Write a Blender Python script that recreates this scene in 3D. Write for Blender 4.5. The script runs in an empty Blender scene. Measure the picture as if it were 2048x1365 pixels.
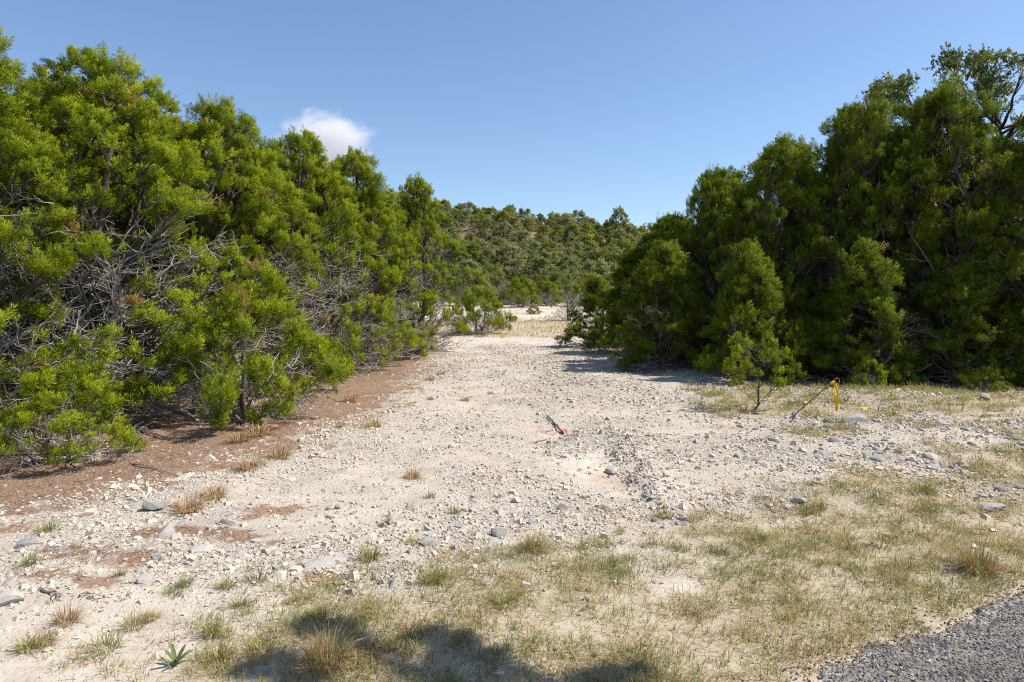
import bpy, math
import numpy as np
R_ = math.radians
scene = bpy.context.scene
C = scene.collection

# ------------------------------------------------------------------ camera, sky, sun, exposure
F = 1365.0            # focal length in photo pixels
HZ = 600.0            # photo row of the horizon
EYE = 1.7
cam_d = bpy.data.cameras.new('camera')
cam_d.lens = 24.0; cam_d.sensor_width = 36.0
cam_d.shift_y = -82.5 / 2048.0
cam_d.clip_start = 0.05; cam_d.clip_end = 6000.0
cam = bpy.data.objects.new('camera', cam_d); C.objects.link(cam)
cam.location = (0, 0, EYE); cam.rotation_euler = (R_(90), 0, 0)
scene.camera = cam

SUN_EL, SUN_ROT = 54.0, 90.0      # clockwise from +Y
world = bpy.data.worlds.new('World'); scene.world = world; world.use_nodes = True
wn = world.node_tree
sky = wn.nodes.new('ShaderNodeTexSky'); sky.sky_type = 'NISHITA'; sky.sun_disc = False
sky.sun_elevation = R_(SUN_EL); sky.sun_rotation = R_(SUN_ROT)
sky.altitude = 300; sky.air_density = 1.0; sky.dust_density = 0.8; sky.ozone_density = 4.0
wn.links.new(sky.outputs[0], wn.nodes['Background'].inputs[0])
wn.nodes['Background'].inputs[1].default_value = 0.124

SD = np.array([math.sin(R_(SUN_ROT)) * math.cos(R_(SUN_EL)), math.cos(R_(SUN_ROT)) * math.cos(R_(SUN_EL)), math.sin(R_(SUN_EL))])
sun_d = bpy.data.lights.new('sun', 'SUN'); sun_d.energy = 4.9; sun_d.angle = R_(0.53); sun_d.color = (1.0, 0.93, 0.83)
sun = bpy.data.objects.new('sun', sun_d); C.objects.link(sun)
sun.rotation_euler = (R_(90 - SUN_EL), 0, R_(180 - SUN_ROT))
vs = scene.view_settings
vs.view_transform = 'Standard'; vs.look = 'None'; vs.gamma = 1.0; vs.use_curve_mapping = False
vs.exposure = 0.48
scene.cycles.filter_width = 1.1; scene.cycles.use_denoising = True; scene.cycles.denoising_prefilter = 'NONE'; scene.cycles.max_bounces = 7; scene.cycles.diffuse_bounces = 3; scene.cycles.transmission_bounces = 3
scene.cycles.volume_bounces = 3; scene.cycles.transparent_max_bounces = 4

# ------------------------------------------------------------------ small helpers
def rng(s): return np.random.default_rng(s)
def px(x, y, D=None):
    """photo pixel on flat ground (D None) or at distance D -> world x, y, z"""
    if D is None: D = EYE * F / (y - HZ)
    return np.array([(x - 1024.0) / F * D, D, EYE + (HZ - y) / F * D])
def _h(ix, iy, s):
    v = np.sin(ix * 127.1 + iy * 311.7 + s * 74.7) * 43758.5453
    return v - np.floor(v)
def vnoise(x, y, s=0):
    ix, iy = np.floor(x), np.floor(y); fx, fy = x - ix, y - iy
    fx = fx * fx * (3 - 2 * fx); fy = fy * fy * (3 - 2 * fy)
    a = _h(ix, iy, s); b = _h(ix + 1, iy, s); c = _h(ix, iy + 1, s); d = _h(ix + 1, iy + 1, s)
    return a + (b - a) * fx + (c - a) * fy + (a - b - c + d) * fx * fy
def fbm(x, y, s=0, o=4):
    v, a, t = 0, 1.0, 0
    for k in range(o):
        v = v + a * vnoise(x * 2 ** k, y * 2 ** k, s + k * 7); t += a; a *= .5
    return v / t
def sm(a, b, x):
    t = np.clip((x - a) / (b - a), 0, 1); return t * t * (3 - 2 * t)
def unit(v): return v / np.maximum(np.linalg.norm(v, axis=-1, keepdims=True), 1e-9)

def mesh_np(name, V, Fc, mat, attrs=None, smooth=False, normals=None):
    """V (n,3), Fc (m,k) -> mesh; attrs: dict of per-vertex float arrays"""
    V = np.ascontiguousarray(V, dtype=np.float32); Fc = np.ascontiguousarray(Fc, dtype=np.int32)
    m = bpy.data.meshes.new(name)
    k = Fc.shape[1]
    m.vertices.add(len(V)); m.vertices.foreach_set('co', V.ravel())
    m.loops.add(Fc.size); m.loops.foreach_set('vertex_index', Fc.ravel())
    m.polygons.add(len(Fc)); m.polygons.foreach_set('loop_start', np.arange(0, Fc.size, k, dtype=np.int32))
    m.polygons.foreach_set('use_smooth', np.full(len(Fc), smooth, dtype=bool))
    for an, av in (attrs or {}).items():
        a = m.attributes.new(an, 'FLOAT', 'POINT'); a.data.foreach_set('value', np.ascontiguousarray(av, dtype=np.float32))
    m.update(calc_edges=True)
    m.materials.append(mat)
    if normals is not None: m.normals_split_custom_set_from_vertices(np.ascontiguousarray(normals, dtype=np.float32))
    return m
def obj(name, data, parent=None, loc=None, rz=0.0, sc=None):
    o = bpy.data.objects.new(name, data); C.objects.link(o)
    if parent is not None: o.parent = parent
    if loc is not None: o.location = [float(v) for v in loc]
    if rz: o.rotation_euler = (0, 0, rz)
    if sc is not None: o.scale = sc if hasattr(sc, '__len__') else (sc, sc, sc)
    return o
def tag(o, label=None, cat=None, group=None, kind=None):
    if label: o['label'] = label
    if cat: o['category'] = cat
    if group: o['group'] = group
    if kind: o['kind'] = kind
    return o
def merge(parts):
    Vs, Fs, n = [], [], 0
    for V, Fc in parts:
        Vs.append(V); Fs.append(Fc + n); n += len(V)
    return np.concatenate(Vs), np.concatenate(Fs)
def tubes(P, rad, k=4):
    """P (N,n,3) polylines, rad (N,n) -> verts, quads of open tubes"""
    N, n, _ = P.shape
    T = np.empty_like(P); T[:, 1:-1] = P[:, 2:] - P[:, :-2]; T[:, 0] = P[:, 1] - P[:, 0]; T[:, -1] = P[:, -1] - P[:, -2]
    T = unit(T)
    ref = np.where(np.abs(T[:, :1, 2:3]) > .8, np.array([1., 0, 0]), np.array([0, 0, 1.]))
    ref = np.broadcast_to(ref, T.shape)
    A = unit(np.cross(T, ref)); B = np.cross(T, A)
    an = np.arange(k) / k * 2 * np.pi
    V = P[:, :, None] + rad[:, :, None, None] * (A[:, :, None] * np.cos(an)[None, None, :, None] + B[:, :, None] * np.sin(an)[None, None, :, None])
    idx = np.arange(N * n * k).reshape(N, n, k)
    a = idx[:, :-1]; b = idx[:, 1:]
    q = np.stack([a, np.roll(a, -1, 2), np.roll(b, -1, 2), b], -1).reshape(-1, 4)
    return V.reshape(-1, 3), q
def rotmats(axis_z, spin):
    """frames whose local z is axis_z (N,3), rotated by spin"""
    z = unit(axis_z)
    ref = np.where(np.abs(z[:, 2:3]) > .9, np.array([[1., 0, 0]]), np.array([[0, 0, 1.]]))
    x = unit(np.cross(ref, z)); y = np.cross(z, x)
    c, s = np.cos(spin)[:, None], np.sin(spin)[:, None]
    return np.stack([x * c + y * s, -x * s + y * c, z], -1)   # columns

# ------------------------------------------------------------------ materials
def newmat(name):
    m = bpy.data.materials.new(name); m.use_nodes = True
    nt = m.node_tree
    for n in list(nt.nodes): nt.nodes.remove(n)
    out = nt.nodes.new('ShaderNodeOutputMaterial')
    return m, nt, out
class NB:
    def __init__(s, nt): s.nt = nt
    def n(s, t, **kw):
        nd = s.nt.nodes.new(t)
        for k, v in kw.items():
            if k.startswith('i_'):
                nd.inputs[k[2:].replace('_', ' ')].default_value = v
            else: setattr(nd, k, v)
        return nd
    def l(s, a, b): s.nt.links.new(a, b)
    def noise(s, scale, detail=4, rough=.6, vec=None):
        t = s.n('ShaderNodeTexNoise', i_Scale=scale, i_Detail=detail, i_Roughness=rough)
        if vec is not None: s.l(vec, t.inputs['Vector'])
        return t.outputs['Fac']
    def ramp(s, fac, stops, interp='LINEAR'):
        r = s.n('ShaderNodeValToRGB'); cr = r.color_ramp; cr.interpolation = interp
        while len(cr.elements) < len(stops): cr.elements.new(.5)
        for e, (p, c) in zip(cr.elements, stops):
            e.position = p; e.color = (*c, 1) if len(c) == 3 else c
        s.l(fac, r.inputs[0]); return r.outputs[0]
    def mix(s, fac, a, b, mode='MIX'):
        m = s.n('ShaderNodeMix', data_type='RGBA', blend_type=mode)
        for v, i in ((fac, 0), (a, 6), (b, 7)):
            if isinstance(v, (int, float)): m.inputs[i].default_value = v
            elif isinstance(v, tuple): m.inputs[i].default_value = (*v, 1)
            else: s.l(v, m.inputs[i])
        return m.outputs[2]
    def math(s, op, a, b=None, clamp=False):
        m = s.n('ShaderNodeMath', operation=op, use_clamp=clamp)
        for v, i in ((a, 0), (b, 1)):
            if v is None: continue
            if isinstance(v, (int, float)): m.inputs[i].default_value = v
            else: s.l(v, m.inputs[i])
        return m.outputs[0]
    def attr(s, name): return s.n('ShaderNodeAttribute', attribute_name=name).outputs['Fac']
    def bump(s, h, strength=.5, dist=.02, nrm=None):
        b = s.n('ShaderNodeBump', i_Strength=strength, i_Distance=dist); s.l(h, b.inputs['Height'])
        if nrm is not None: s.l(nrm, b.inputs['Normal'])
        return b.outputs[0]
    def pbsdf(s, col, rough=.9, nrm=None, spec=.2):
        p = s.n('ShaderNodeBsdfPrincipled'); p.inputs['Roughness'].default_value = rough
        p.inputs['Specular IOR Level'].default_value = spec
        if isinstance(col, tuple): p.inputs['Base Color'].default_value = (*col, 1)
        else: s.l(col, p.inputs['Base Color'])
        if nrm is not None: s.l(nrm, p.inputs['Normal'])
        return p.outputs[0]

def leaf_mat(name, stops, trans=.35, objvar=.25, rough=.55, alts=None):
    m, nt, out = newmat(name); b = NB(nt)
    col = b.ramp(b.attr('tint'), stops)
    rnd = b.n('ShaderNodeObjectInfo').outputs['Random']
    col = b.mix(b.math('MULTIPLY', rnd, objvar), col, b.mix(.75, col, (.03, .05, .012)))
    if alts:
        f2 = b.math('FRACT', b.math('MULTIPLY', rnd, 7.31))
        col = b.mix(.55, col, b.ramp(f2, alts))
    p = b.pbsdf(col, rough, spec=.08)
    t = b.n('ShaderNodeBsdfTranslucent'); b.l(b.mix(1.0, col, (1.25, 1.2, .6), 'MULTIPLY'), t.inputs[0])
    mx = b.n('ShaderNodeMixShader'); mx.inputs[0].default_value = trans
    b.l(p, mx.inputs[1]); b.l(t.outputs[0], mx.inputs[2]); b.l(mx.outputs[0], out.inputs[0])
    return m
M = {}
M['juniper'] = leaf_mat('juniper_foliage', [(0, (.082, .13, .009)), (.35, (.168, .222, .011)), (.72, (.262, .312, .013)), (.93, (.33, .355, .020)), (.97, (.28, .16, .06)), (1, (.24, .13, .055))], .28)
M['juniper_shaded'] = leaf_mat('juniper_foliage_shaded', [(0, (.065, .115, .010)), (.4, (.125, .185, .012)), (.8, (.20, .25, .014)), (.96, (.26, .285, .02)), (1, (.22, .13, .055))], .28)  # darker copy of the juniper foliage: the shade of that side is in the colour
M['oak'] = leaf_mat('oak_foliage', [(0, (.09, .12, .045)), (.5, (.165, .20, .075)), (1, (.25, .275, .115))], .35)
M['far_oak'] = leaf_mat('far_oak_foliage_hazed', [(0, (.17, .195, .09)), (.5, (.26, .28, .135)), (1, (.36, .365, .20))], .5, .4, alts=[(0, (.16, .20, .09)), (.35, (.27, .29, .16)), (.7, (.33, .31, .22)), (1, (.20, .26, .08))])  # oak leaf tones made paler and greyer: distance haze put into the colour
M['far_juniper'] = leaf_mat('far_juniper_foliage_hazed', [(0, (.14, .175, .04)), (.5, (.235, .27, .06)), (1, (.33, .345, .09))], .5, .4, alts=[(0, (.14, .19, .05)), (.4, (.26, .30, .07)), (.75, (.33, .34, .10)), (1, (.20, .22, .12))])  # juniper greens lightened the same way, haze painted in without a volume
M['grass'] = leaf_mat('grass_blades', [(0, (.12, .165, .045)), (.3, (.22, .245, .075)), (.52, (.38, .33, .15)), (.78, (.54, .44, .25)), (.9, (.48, .31, .19)), (1, (.25, .115, .075))], .3, .1)
M['straw'] = leaf_mat('dry_straw', [(0, (.36, .31, .14)), (.5, (.46, .36, .18)), (1, (.38, .24, .13))], .3, .1)

def bark_mat(name, c0, c1, scale=14):
    m, nt, out = newmat(name); b = NB(nt)
    co = b.n('ShaderNodeTexCoord').outputs['Object']
    mp = b.n('ShaderNodeMapping'); mp.inputs['Scale'].default_value = (1, 1, .22); b.l(co, mp.inputs[0])
    f = b.noise(scale, 5, .7, mp.outputs[0])
    col = b.ramp(f, [(.3, c0), (.7, c1)])
    b.l(b.pbsdf(col, .9, b.bump(f, .7, .03)), out.inputs[0]); return m
M['bark'] = bark_mat('shaggy_bark', (.045, .034, .027), (.15, .125, .105))
M['twig'] = bark_mat('weathered_twig', (.22, .19, .165), (.42, .385, .35), 6)
M['twig_dark'] = bark_mat('brown_twig', (.13, .095, .07), (.34, .29, .25), 6)
M['wood'] = bark_mat('dark_stake_wood', (.06, .045, .035), (.16, .12, .09), 30)

def stone_mat(name, stops, vscale=1.0):
    m, nt, out = newmat(name); b = NB(nt)
    g = b.n('ShaderNodeNewGeometry'); tc = b.n('ShaderNodeTexCoord').outputs['Object']
    oi = b.n('ShaderNodeObjectInfo').outputs['Random']
    f = b.noise(9 * vscale, 6, .65, tc); f2 = b.noise(45 * vscale, 4, .7, tc)
    rnd = b.math('ADD', b.math('MULTIPLY', oi, .55), b.math('MULTIPLY', f, .5))
    col = b.ramp(rnd, stops)
    spots = b.ramp(f2, [(.36, (.45, .45, .45)), (.5, (1, 1, 1))])
    col = b.mix(.45, col, b.mix(1.0, col, spots, 'MULTIPLY'))
    b.l(b.pbsdf(col, .93, b.bump(f2, .5, .012)), out.inputs[0]); return m
M['stone'] = stone_mat('weathered_limestone', [(.15, (.25, .247, .24)), (.4, (.33, .322, .308)), (.6, (.42, .40, .37)), (.88, (.54, .485, .41))])
def gravel_mat():
    m, nt, out = newmat('limestone_gravel'); b = NB(nt)
    tc = b.n('ShaderNodeTexCoord').outputs['Object']
    col = b.ramp(b.attr('tint'), [(0, (.29, .265, .23)), (.22, (.41, .365, .305)), (.6, (.535, .465, .375)), (.85, (.60, .53, .435)), (1, (.48, .34, .22))])
    f = b.noise(80, 3, .7, tc)
    b.l(b.pbsdf(b.mix(.3, col, b.mix(1.0, col, b.ramp(f, [(.3, (.5, .5, .5)), (.6, (1, 1, 1))]), 'MULTIPLY')), .95), out.inputs[0]); return m
M['gravel'] = gravel_mat()
def simple(name, col, rough=.7, noise=0.0, scale=40, trans=0.0):
    m, nt, out = newmat(name); b = NB(nt)
    c = col
    if noise:
        f = b.noise(scale, 4, .7, b.n('ShaderNodeTexCoord').outputs['Object'])
        c = b.mix(b.math('MULTIPLY', f, noise), col, tuple(v * .35 for v in col))
    p = b.pbsdf(c, rough)
    if trans:
        t = b.n('ShaderNodeBsdfTranslucent')
        if isinstance(c, tuple): t.inputs[0].default_value = (*c, 1)
        else: b.l(c, t.inputs[0])
        mx = b.n('ShaderNodeMixShader'); mx.inputs[0].default_value = trans
        b.l(p, mx.inputs[1]); b.l(t.outputs[0], mx.inputs[2]); p = mx.outputs[0]
    b.l(p, out.inputs[0]); return m
M['rust'] = simple('rusted_steel', (.30, .12, .055), .8, 1.0, 60)
M['yellow'] = simple('yellow_tape', (.85, .56, .03), .45, .2, 20, .25)
M['paleyellow'] = simple('faded_yellow_tape', (.78, .70, .32), .5, .2, 20, .25)
M['pink'] = simple('pink_tape', (.66, .13, .20), .45, .3, 40, .25)
M['palepink'] = simple('faded_pink_tape', (.75, .40, .41), .5, .4, 60, .25)
M['weed'] = simple('weed_leaf', (.15, .20, .07), .6, .5, 30, .2)
M['needle'] = simple('dead_needles', (.26, .14, .085), .9, .6, 30)

def ground_mat():
    m, nt, out = newmat('caliche_ground'); b = NB(nt)
    co = b.n('ShaderNodeNewGeometry').outputs['Position']
    n_big = b.noise(.55, 5, .62, co); n_mid = b.noise(3.2, 6, .65, co); n_fine = b.noise(26, 5, .7, co); n_dust = b.noise(140, 3, .7, co)
    base = b.ramp(n_mid, [(.28, (.39, .335, .27)), (.5, (.50, .44, .365)), (.72, (.575, .525, .455))])
    base = b.mix(b.math('MULTIPLY', b.attr('white'), b.ramp(n_mid, [(.36, (0, 0, 0)), (.56, (.9, .9, .9))])), base, (.66, .62, .545))
    base = b.mix(b.math('MULTIPLY', b.ramp(n_big, [(.5, (0, 0, 0)), (.75, (1, 1, 1))]), .4), base, (.44, .365, .275))
    # small embedded stones
    vor = b.n('ShaderNodeTexVoronoi', i_Scale=34.0); b.l(co, vor.inputs['Vector'])
    vor2 = b.n('ShaderNodeTexVoronoi', i_Scale=75.0); b.l(co, vor2.inputs['Vector'])
    sep = b.n('ShaderNodeSeparateColor'); b.l(vor.outputs['Color'], sep.inputs[0])
    sep2 = b.n('ShaderNodeSeparateColor'); b.l(vor2.outputs['Color'], sep2.inputs[0])
    pebc = b.ramp(sep.outputs[0], [(0, (.29, .265, .235)), (.35, (.42, .37, .31)), (.75, (.55, .485, .395)), (1, (.61, .55, .465))])
    pebc2 = b.ramp(sep2.outputs[0], [(0, (.31, .275, .23)), (.4, (.455, .395, .32)), (1, (.59, .53, .445))])
    peb = b.attr('gravel')
    dist = b.ramp(vor.outputs['Distance'], [(.30, (1, 1, 1)), (.62, (0, 0, 0))])
    on1 = b.math('MULTIPLY', b.math('MULTIPLY', dist, peb), b.math('GREATER_THAN', sep.outputs[1], .35))
    dist2 = b.ramp(vor2.outputs['Distance'], [(.30, (1, 1, 1)), (.62, (0, 0, 0))])
    on2 = b.math('MULTIPLY', b.math('MULTIPLY', dist2, b.math('ADD', b.math('MULTIPLY', peb, .8), .15)), b.math('GREATER_THAN', sep2.outputs[1], .3))
    col = b.mix(b.math('MULTIPLY', on2, .8), base, pebc2)
    col = b.mix(b.math('MULTIPLY', on1, .85), col, pebc)
    n_gr = b.noise(1.4, 5, .65, co)
    col = b.mix(b.math('MULTIPLY', b.math('MULTIPLY', b.ramp(n_gr, [(.46, (0, 0, 0)), (.62, (1, 1, 1))]), peb), .7), col, (.36, .345, .315))
    # juniper litter: reddish-brown needles in ragged patches
    lit = b.attr('litter')
    lf = b.math('SUBTRACT', b.math('ADD', b.math('MULTIPLY', lit, 1.15), b.math('MULTIPLY', n_mid, 3.0)), 1.98)
    lf = b.math('MULTIPLY', b.math('ADD', lf, b.math('MULTIPLY', b.math('SUBTRACT', n_fine, .5), 1.0)), 3.2, True)
    litc = b.ramp(n_fine, [(.25, (.13, .078, .048)), (.5, (.25, .155, .10)), (.75, (.40, .285, .195))])
    col = b.mix(b.math('MULTIPLY', lf, .92), col, litc)
    # thatch of old grass
    th = b.attr('thatch')
    tf = b.math('MULTIPLY', b.math('SUBTRACT', b.math('ADD', th, b.math('MULTIPLY', n_mid, .8)), .72), 3.0, True)
    thc = b.ramp(n_fine, [(.25, (.21, .15, .09)), (.5, (.38, .295, .185)), (.75, (.51, .42, .285))])
    col = b.mix(b.math('MULTIPLY', tf, .55), col, thc)
    # rusty orange clay stain
    col = b.mix(b.math('MULTIPLY', b.attr('clay'), b.ramp(n_fine, [(.3, (.2, .2, .2)), (.65, (1, 1, 1))])), col, (.50, .30, .16))
    # dark humus under woods
    col = b.mix(b.attr('humus'), col, b.ramp(n_fine, [(.3, (.10, .075, .045)), (.7, (.24, .18, .11))]))
    h = b.math('ADD', b.math('MULTIPLY', on1, 1.0), b.math('ADD', b.math('MULTIPLY', on2, .5), b.math('ADD', b.math('MULTIPLY', n_fine, .9), b.math('MULTIPLY', n_dust, .35))))
    b.l(b.pbsdf(col, .97, b.bump(h, .8, .016), .1), out.inputs[0]); return m
M['ground'] = ground_mat()
def asphalt_mat():
    m, nt, out = newmat('chip_seal'); b = NB(nt)
    co = b.n('ShaderNodeNewGeometry').outputs['Position']
    v = b.n('ShaderNodeTexVoronoi', i_Scale=85.0); b.l(co, v.inputs['Vector'])
    sep = b.n('ShaderNodeSeparateColor'); b.l(v.outputs['Color'], sep.inputs[0])
    col = b.ramp(sep.outputs[0], [(0, (.07, .066, .063)), (.5, (.14, .131, .126)), (1, (.23, .213, .203))])
    hh = b.ramp(v.outputs['Distance'], [(.1, (1, 1, 1)), (.7, (0, 0, 0))])
    col = b.mix(hh, (.05, .047, .045), col)
    dn = b.noise(7, 5, .7, co); col = b.mix(b.math('MULTIPLY', b.attr('dust'), b.ramp(dn, [(.35, (.1, .1, .1)), (.6, (1, 1, 1))])), col, (.47, .41, .33))
    b.l(b.pbsdf(col, .85, b.bump(hh, .8, .010)), out.inputs[0]); return m
M['asphalt'] = asphalt_mat()
def chips_mat():
    m, nt, out = newmat('road_chips'); b = NB(nt)
    col = b.ramp(b.attr('tint'), [(0, (.06, .056, .055)), (.35, (.135, .125, .122)), (.75, (.235, .218, .21)), (.93, (.42, .385, .355)), (1, (.55, .5, .43))])
    b.l(b.pbsdf(col, .6, spec=.4), out.inputs[0]); return m
M['chips'] = chips_mat()

# ------------------------------------------------------------------ terrain
RP0 = np.array([1.25, 3.03]); RD = unit(np.array([[1.75, .97]]))[0]; RN = np.array([RD[1], -RD[0]])   # road edge line, RN points onto the road
def road_s(x, y): return (x - RP0[0]) * RN[0] + (y - RP0[1]) * RN[1]
HILL_Y = np.array([-80, 30, 34, 46, 52, 60, 70, 132, 170, 260, 1200]); HILL_Z = np.array([0, 0, .04, .42, .9, 1.25, 2.2, 16.6, 19, 16, 10.])
def Hgt(x, y):
    x = np.asarray(x, float); y = np.asarray(y, float)
    s = road_s(x, y)
    calm = sm(.1, -1.2, s)
    z = np.interp(y, HILL_Y, HILL_Z)
    z = z - sm(60, 140, y) * (np.clip(x, -60, 60) * .11)                                  # hill falls away to one side
    z = z + calm * ((fbm(x * .35, y * .35, 3, 3) - .5) * .16 + (fbm(x * 1.7, y * 1.7, 9, 4) - .5) * .075 + (fbm(x * 9, y * 9, 21, 3) - .5) * .022)
    z = z + sm(60, 80, y) * (fbm(x * .08, y * .08, 33, 3) - .5) * 3.0
    # gravel bank with an undercut edge beside the pale hollow
    ex = 1.13 + .3 * (fbm(y * 2.2, y * 0 + 3, 5, 3) - .5) + .25 * (fbm(x * 5, y * 5, 15, 3) - .5)
    bank = sm(ex - .03, ex + .13, x) * sm(5.0, 5.9, y) * sm(9.3, 7.6, y)
    z = z + calm * bank * .085 * (1 - sm(2.2, 4.2, x) * .3)
    z = z + calm * .22 * sm(3.2, 6.0, x) * sm(6.0, 8.2, y) * sm(14, 10.5, y)   # bank by the trees
    z = z - calm * .02 * np.exp(-(((x - .92) / .35) ** 2 + ((y - 6.9) / .9) ** 2))
    z = np.where(s > 0.02, -.035, z + (-.008) * sm(-.25, 0, s))
    return z
def gaxis(segs):
    out = []
    for a, b_, n, g in segs:
        t = np.linspace(0, 1, n, endpoint=False)
        out.append(a + (b_ - a) * (t ** g))
    return np.concatenate(out)
xs = np.concatenate([-gaxis([(14, 500, 22, 2.2)])[::-1], gaxis([(-14, 14, 240, 1)])[1:], gaxis([(14, 500, 22, 2.2)])])
ys = np.concatenate([gaxis([(-60, 1.5, 22, .6)]), gaxis([(1.5, 34, 260, 1.5)]), gaxis([(34, 140, 80, 1.15)]), gaxis([(140, 1200, 16, 1.6)]), [1200]])
GX, GY = np.meshgrid(xs, ys)
gx, gy = GX.ravel(), GY.ravel()
gz = Hgt(gx, gy)

def f_litter(x, y):
    # under the junipers that flank the clearing
    edge = np.interp(y, [3.5, 5.2, 6.0, 7.0, 8.5, 10, 13, 17, 22, 28], [-4.3, -4.0, -3.6, -2.95, -2.4, -2.1, -2.1, -1.95, -2.4, -3.2])
    edge = edge + (fbm(x * .9, y * .9, 41, 3) - .5) * 1.1
    a = sm(1.25, -1.05, x - edge) * sm(3.9, 5.2, y + (fbm(x * 1.3, y * 1.3, 43, 2) - .5) * .8) * sm(33, 28, y)
    e2 = np.interp(y, [9, 12, 13, 17, 24, 30], [9, 6.2, 5.2, 3.7, 3.1, 3.3])
    for qx, qy, w_ in ((240, 1125, .22), (465, 1065, .3), (330, 1060, .25), (200, 1170, .15), (150, 1100, .2), (640, 1150, .12), (560, 1010, .25), (90, 1160, .15), (690, 800, .5), (830, 740, .7), (1160, 770, .3)):
        q = px(qx, qy); a = np.maximum(a, .85 * np.exp(-(((x - q[0]) / (w_ * 1.6)) ** 2 + ((y - q[1]) / w_) ** 2)))
    return np.maximum(a, .8 * sm(-.2, .7, x - e2) * sm(11.5, 13, y) * sm(33, 28, y))
def f_thatch(x, y):
    s = road_s(x, y)
    n = fbm(x * 1.1, y * 1.1, 51, 4)
    a = sm(-2.6, -1.0, s) * sm(.1, -.05, s) * sm(.27, .56, n + .12 * sm(-2.0, -.6, s) + .10 * sm(0, 2.5, x)) * sm(-2.2, -.4, x + .25)
    ve = sm(8.8, 9.8, y + (n - .5) * 1.5) * sm(13.6, 12.4, y) * sm(2.7, 3.9, x + (n - .5) * 1.2)
    bk = sm(6.2, 7.5, y) * sm(2.2, 4.5, x) * sm(.45, .68, n) * .8
    fa = sm(29.5, 31.5, y + (n - .5) * 3) * sm(47, 43, y) * .9
    fa = np.maximum(fa, sm(42, 45, y) * sm(64, 60, y) * sm(.42, .6, n) * .8)
    return np.maximum.reduce([a, ve, bk, fa])
def f_gravel(x, y):
    s = road_s(x, y)
    n = fbm(x * .8, y * .8, 61, 3)
    g = sm(-1.2, -2.2, s + (n - .5) * 1.2) * sm(30, 20, y)
    g = np.maximum(g, sm(1.0, 1.5, x) * sm(5.0, 5.8, y) * sm(9.5, 8.5, y))
    sand = sm(4.5, 3.6, y) * sm(.5, -.5, x)
    hollow = np.exp(-(((x - .8) / .4) ** 2 + ((y - 7.2) / .8) ** 2))
    big = fbm(x * .45 + y * .2, y * .45, 63, 3)
    return np.clip(g * (1 - .75 * sand) * (1 - .45 * hollow) * (.45 + 1.1 * sm(.3, .7, n)) * (.6 + .7 * sm(.35, .62, big)), 0, 1)
white = np.clip(np.exp(-(((gx - .85) / .45) ** 2 + ((gy - 7.4) / .8) ** 2)) + .8 * np.exp(-(((gx - 1.3) / .35) ** 2 + ((gy - 5.95) / .2) ** 2)) + .55 * sm(11, 20, gy) * sm(30, 26, gy) * fbm(gx * .5, gy * .3, 71, 3) + sm(44.5, 47, gy) * sm(66, 58, gy) * .3, 0, 1)
clay = np.clip(.5 * np.exp(-(((gx - 1.02) / .16) ** 2 + ((gy - 6.75) / .45) ** 2)) + .2 * np.exp(-(((gx - .85) / .35) ** 2 + ((gy - 6.5) / .5) ** 2)), 0, 1)
humus = sm(62, 70, gy + (fbm(gx * .3, gy * .3, 81, 3) - .5) * 12) * .9
nx = len(xs); ii = np.arange(len(gx)).reshape(len(ys), nx)
quads = np.stack([ii[:-1, :-1], ii[:-1, 1:], ii[1:, 1:], ii[1:, :-1]], -1).reshape(-1, 4)
g_me = mesh_np('ground', np.stack([gx, gy, gz], 1), quads, M['ground'], {'litter': f_litter(gx, gy), 'thatch': f_thatch(gx, gy), 'gravel': f_gravel(gx, gy), 'white': white, 'clay': clay, 'humus': humus}, True)
tag(obj('ground', g_me), 'pale stony caliche ground with litter and thatch patches', None, None, 'structure')

# road: chip-sealed strip with a crumbling edge
us = np.concatenate([np.linspace(-60, -4, 20, endpoint=False), np.linspace(-4, 8, 520, endpoint=False), np.linspace(8, 80, 24)])
edge = .14 * (fbm(us * 1.6, us * 0 + 1, 91, 3) - .5) + .10 * (fbm(us * 8, us * 0 + 1, 92, 3) - .5)
cols = [0.0, .03, .12, .6, 2.0, 4.2, 5.6]
RV = []
for j, cc in enumerate(cols):
    off = edge + cc if j < 3 else np.full_like(us, cc)
    P = RP0[None] + us[:, None] * RD[None] + off[:, None] * RN[None]
    z = np.full(len(us), .010 if j else -.012)
    RV.append(np.concatenate([P, z[:, None]], 1))
RV = np.stack(RV, 1); ri = np.arange(RV.shape[0] * RV.shape[1]).reshape(RV.shape[:2])
rq = np.stack([ri[:-1, :-1], ri[:-1, 1:], ri[1:, 1:], ri[1:, :-1]], -1).reshape(-1, 4)
tag(obj('road', mesh_np('road', RV.reshape(-1, 3), rq[:, ::-1], M['asphalt'], {'dust': np.repeat(np.array([[1, 1, .55, .12, 0, 0, 0]]), len(us), 0).ravel()})), 'dark chip-sealed road with a crumbling edge', None, None, 'structure')

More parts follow.
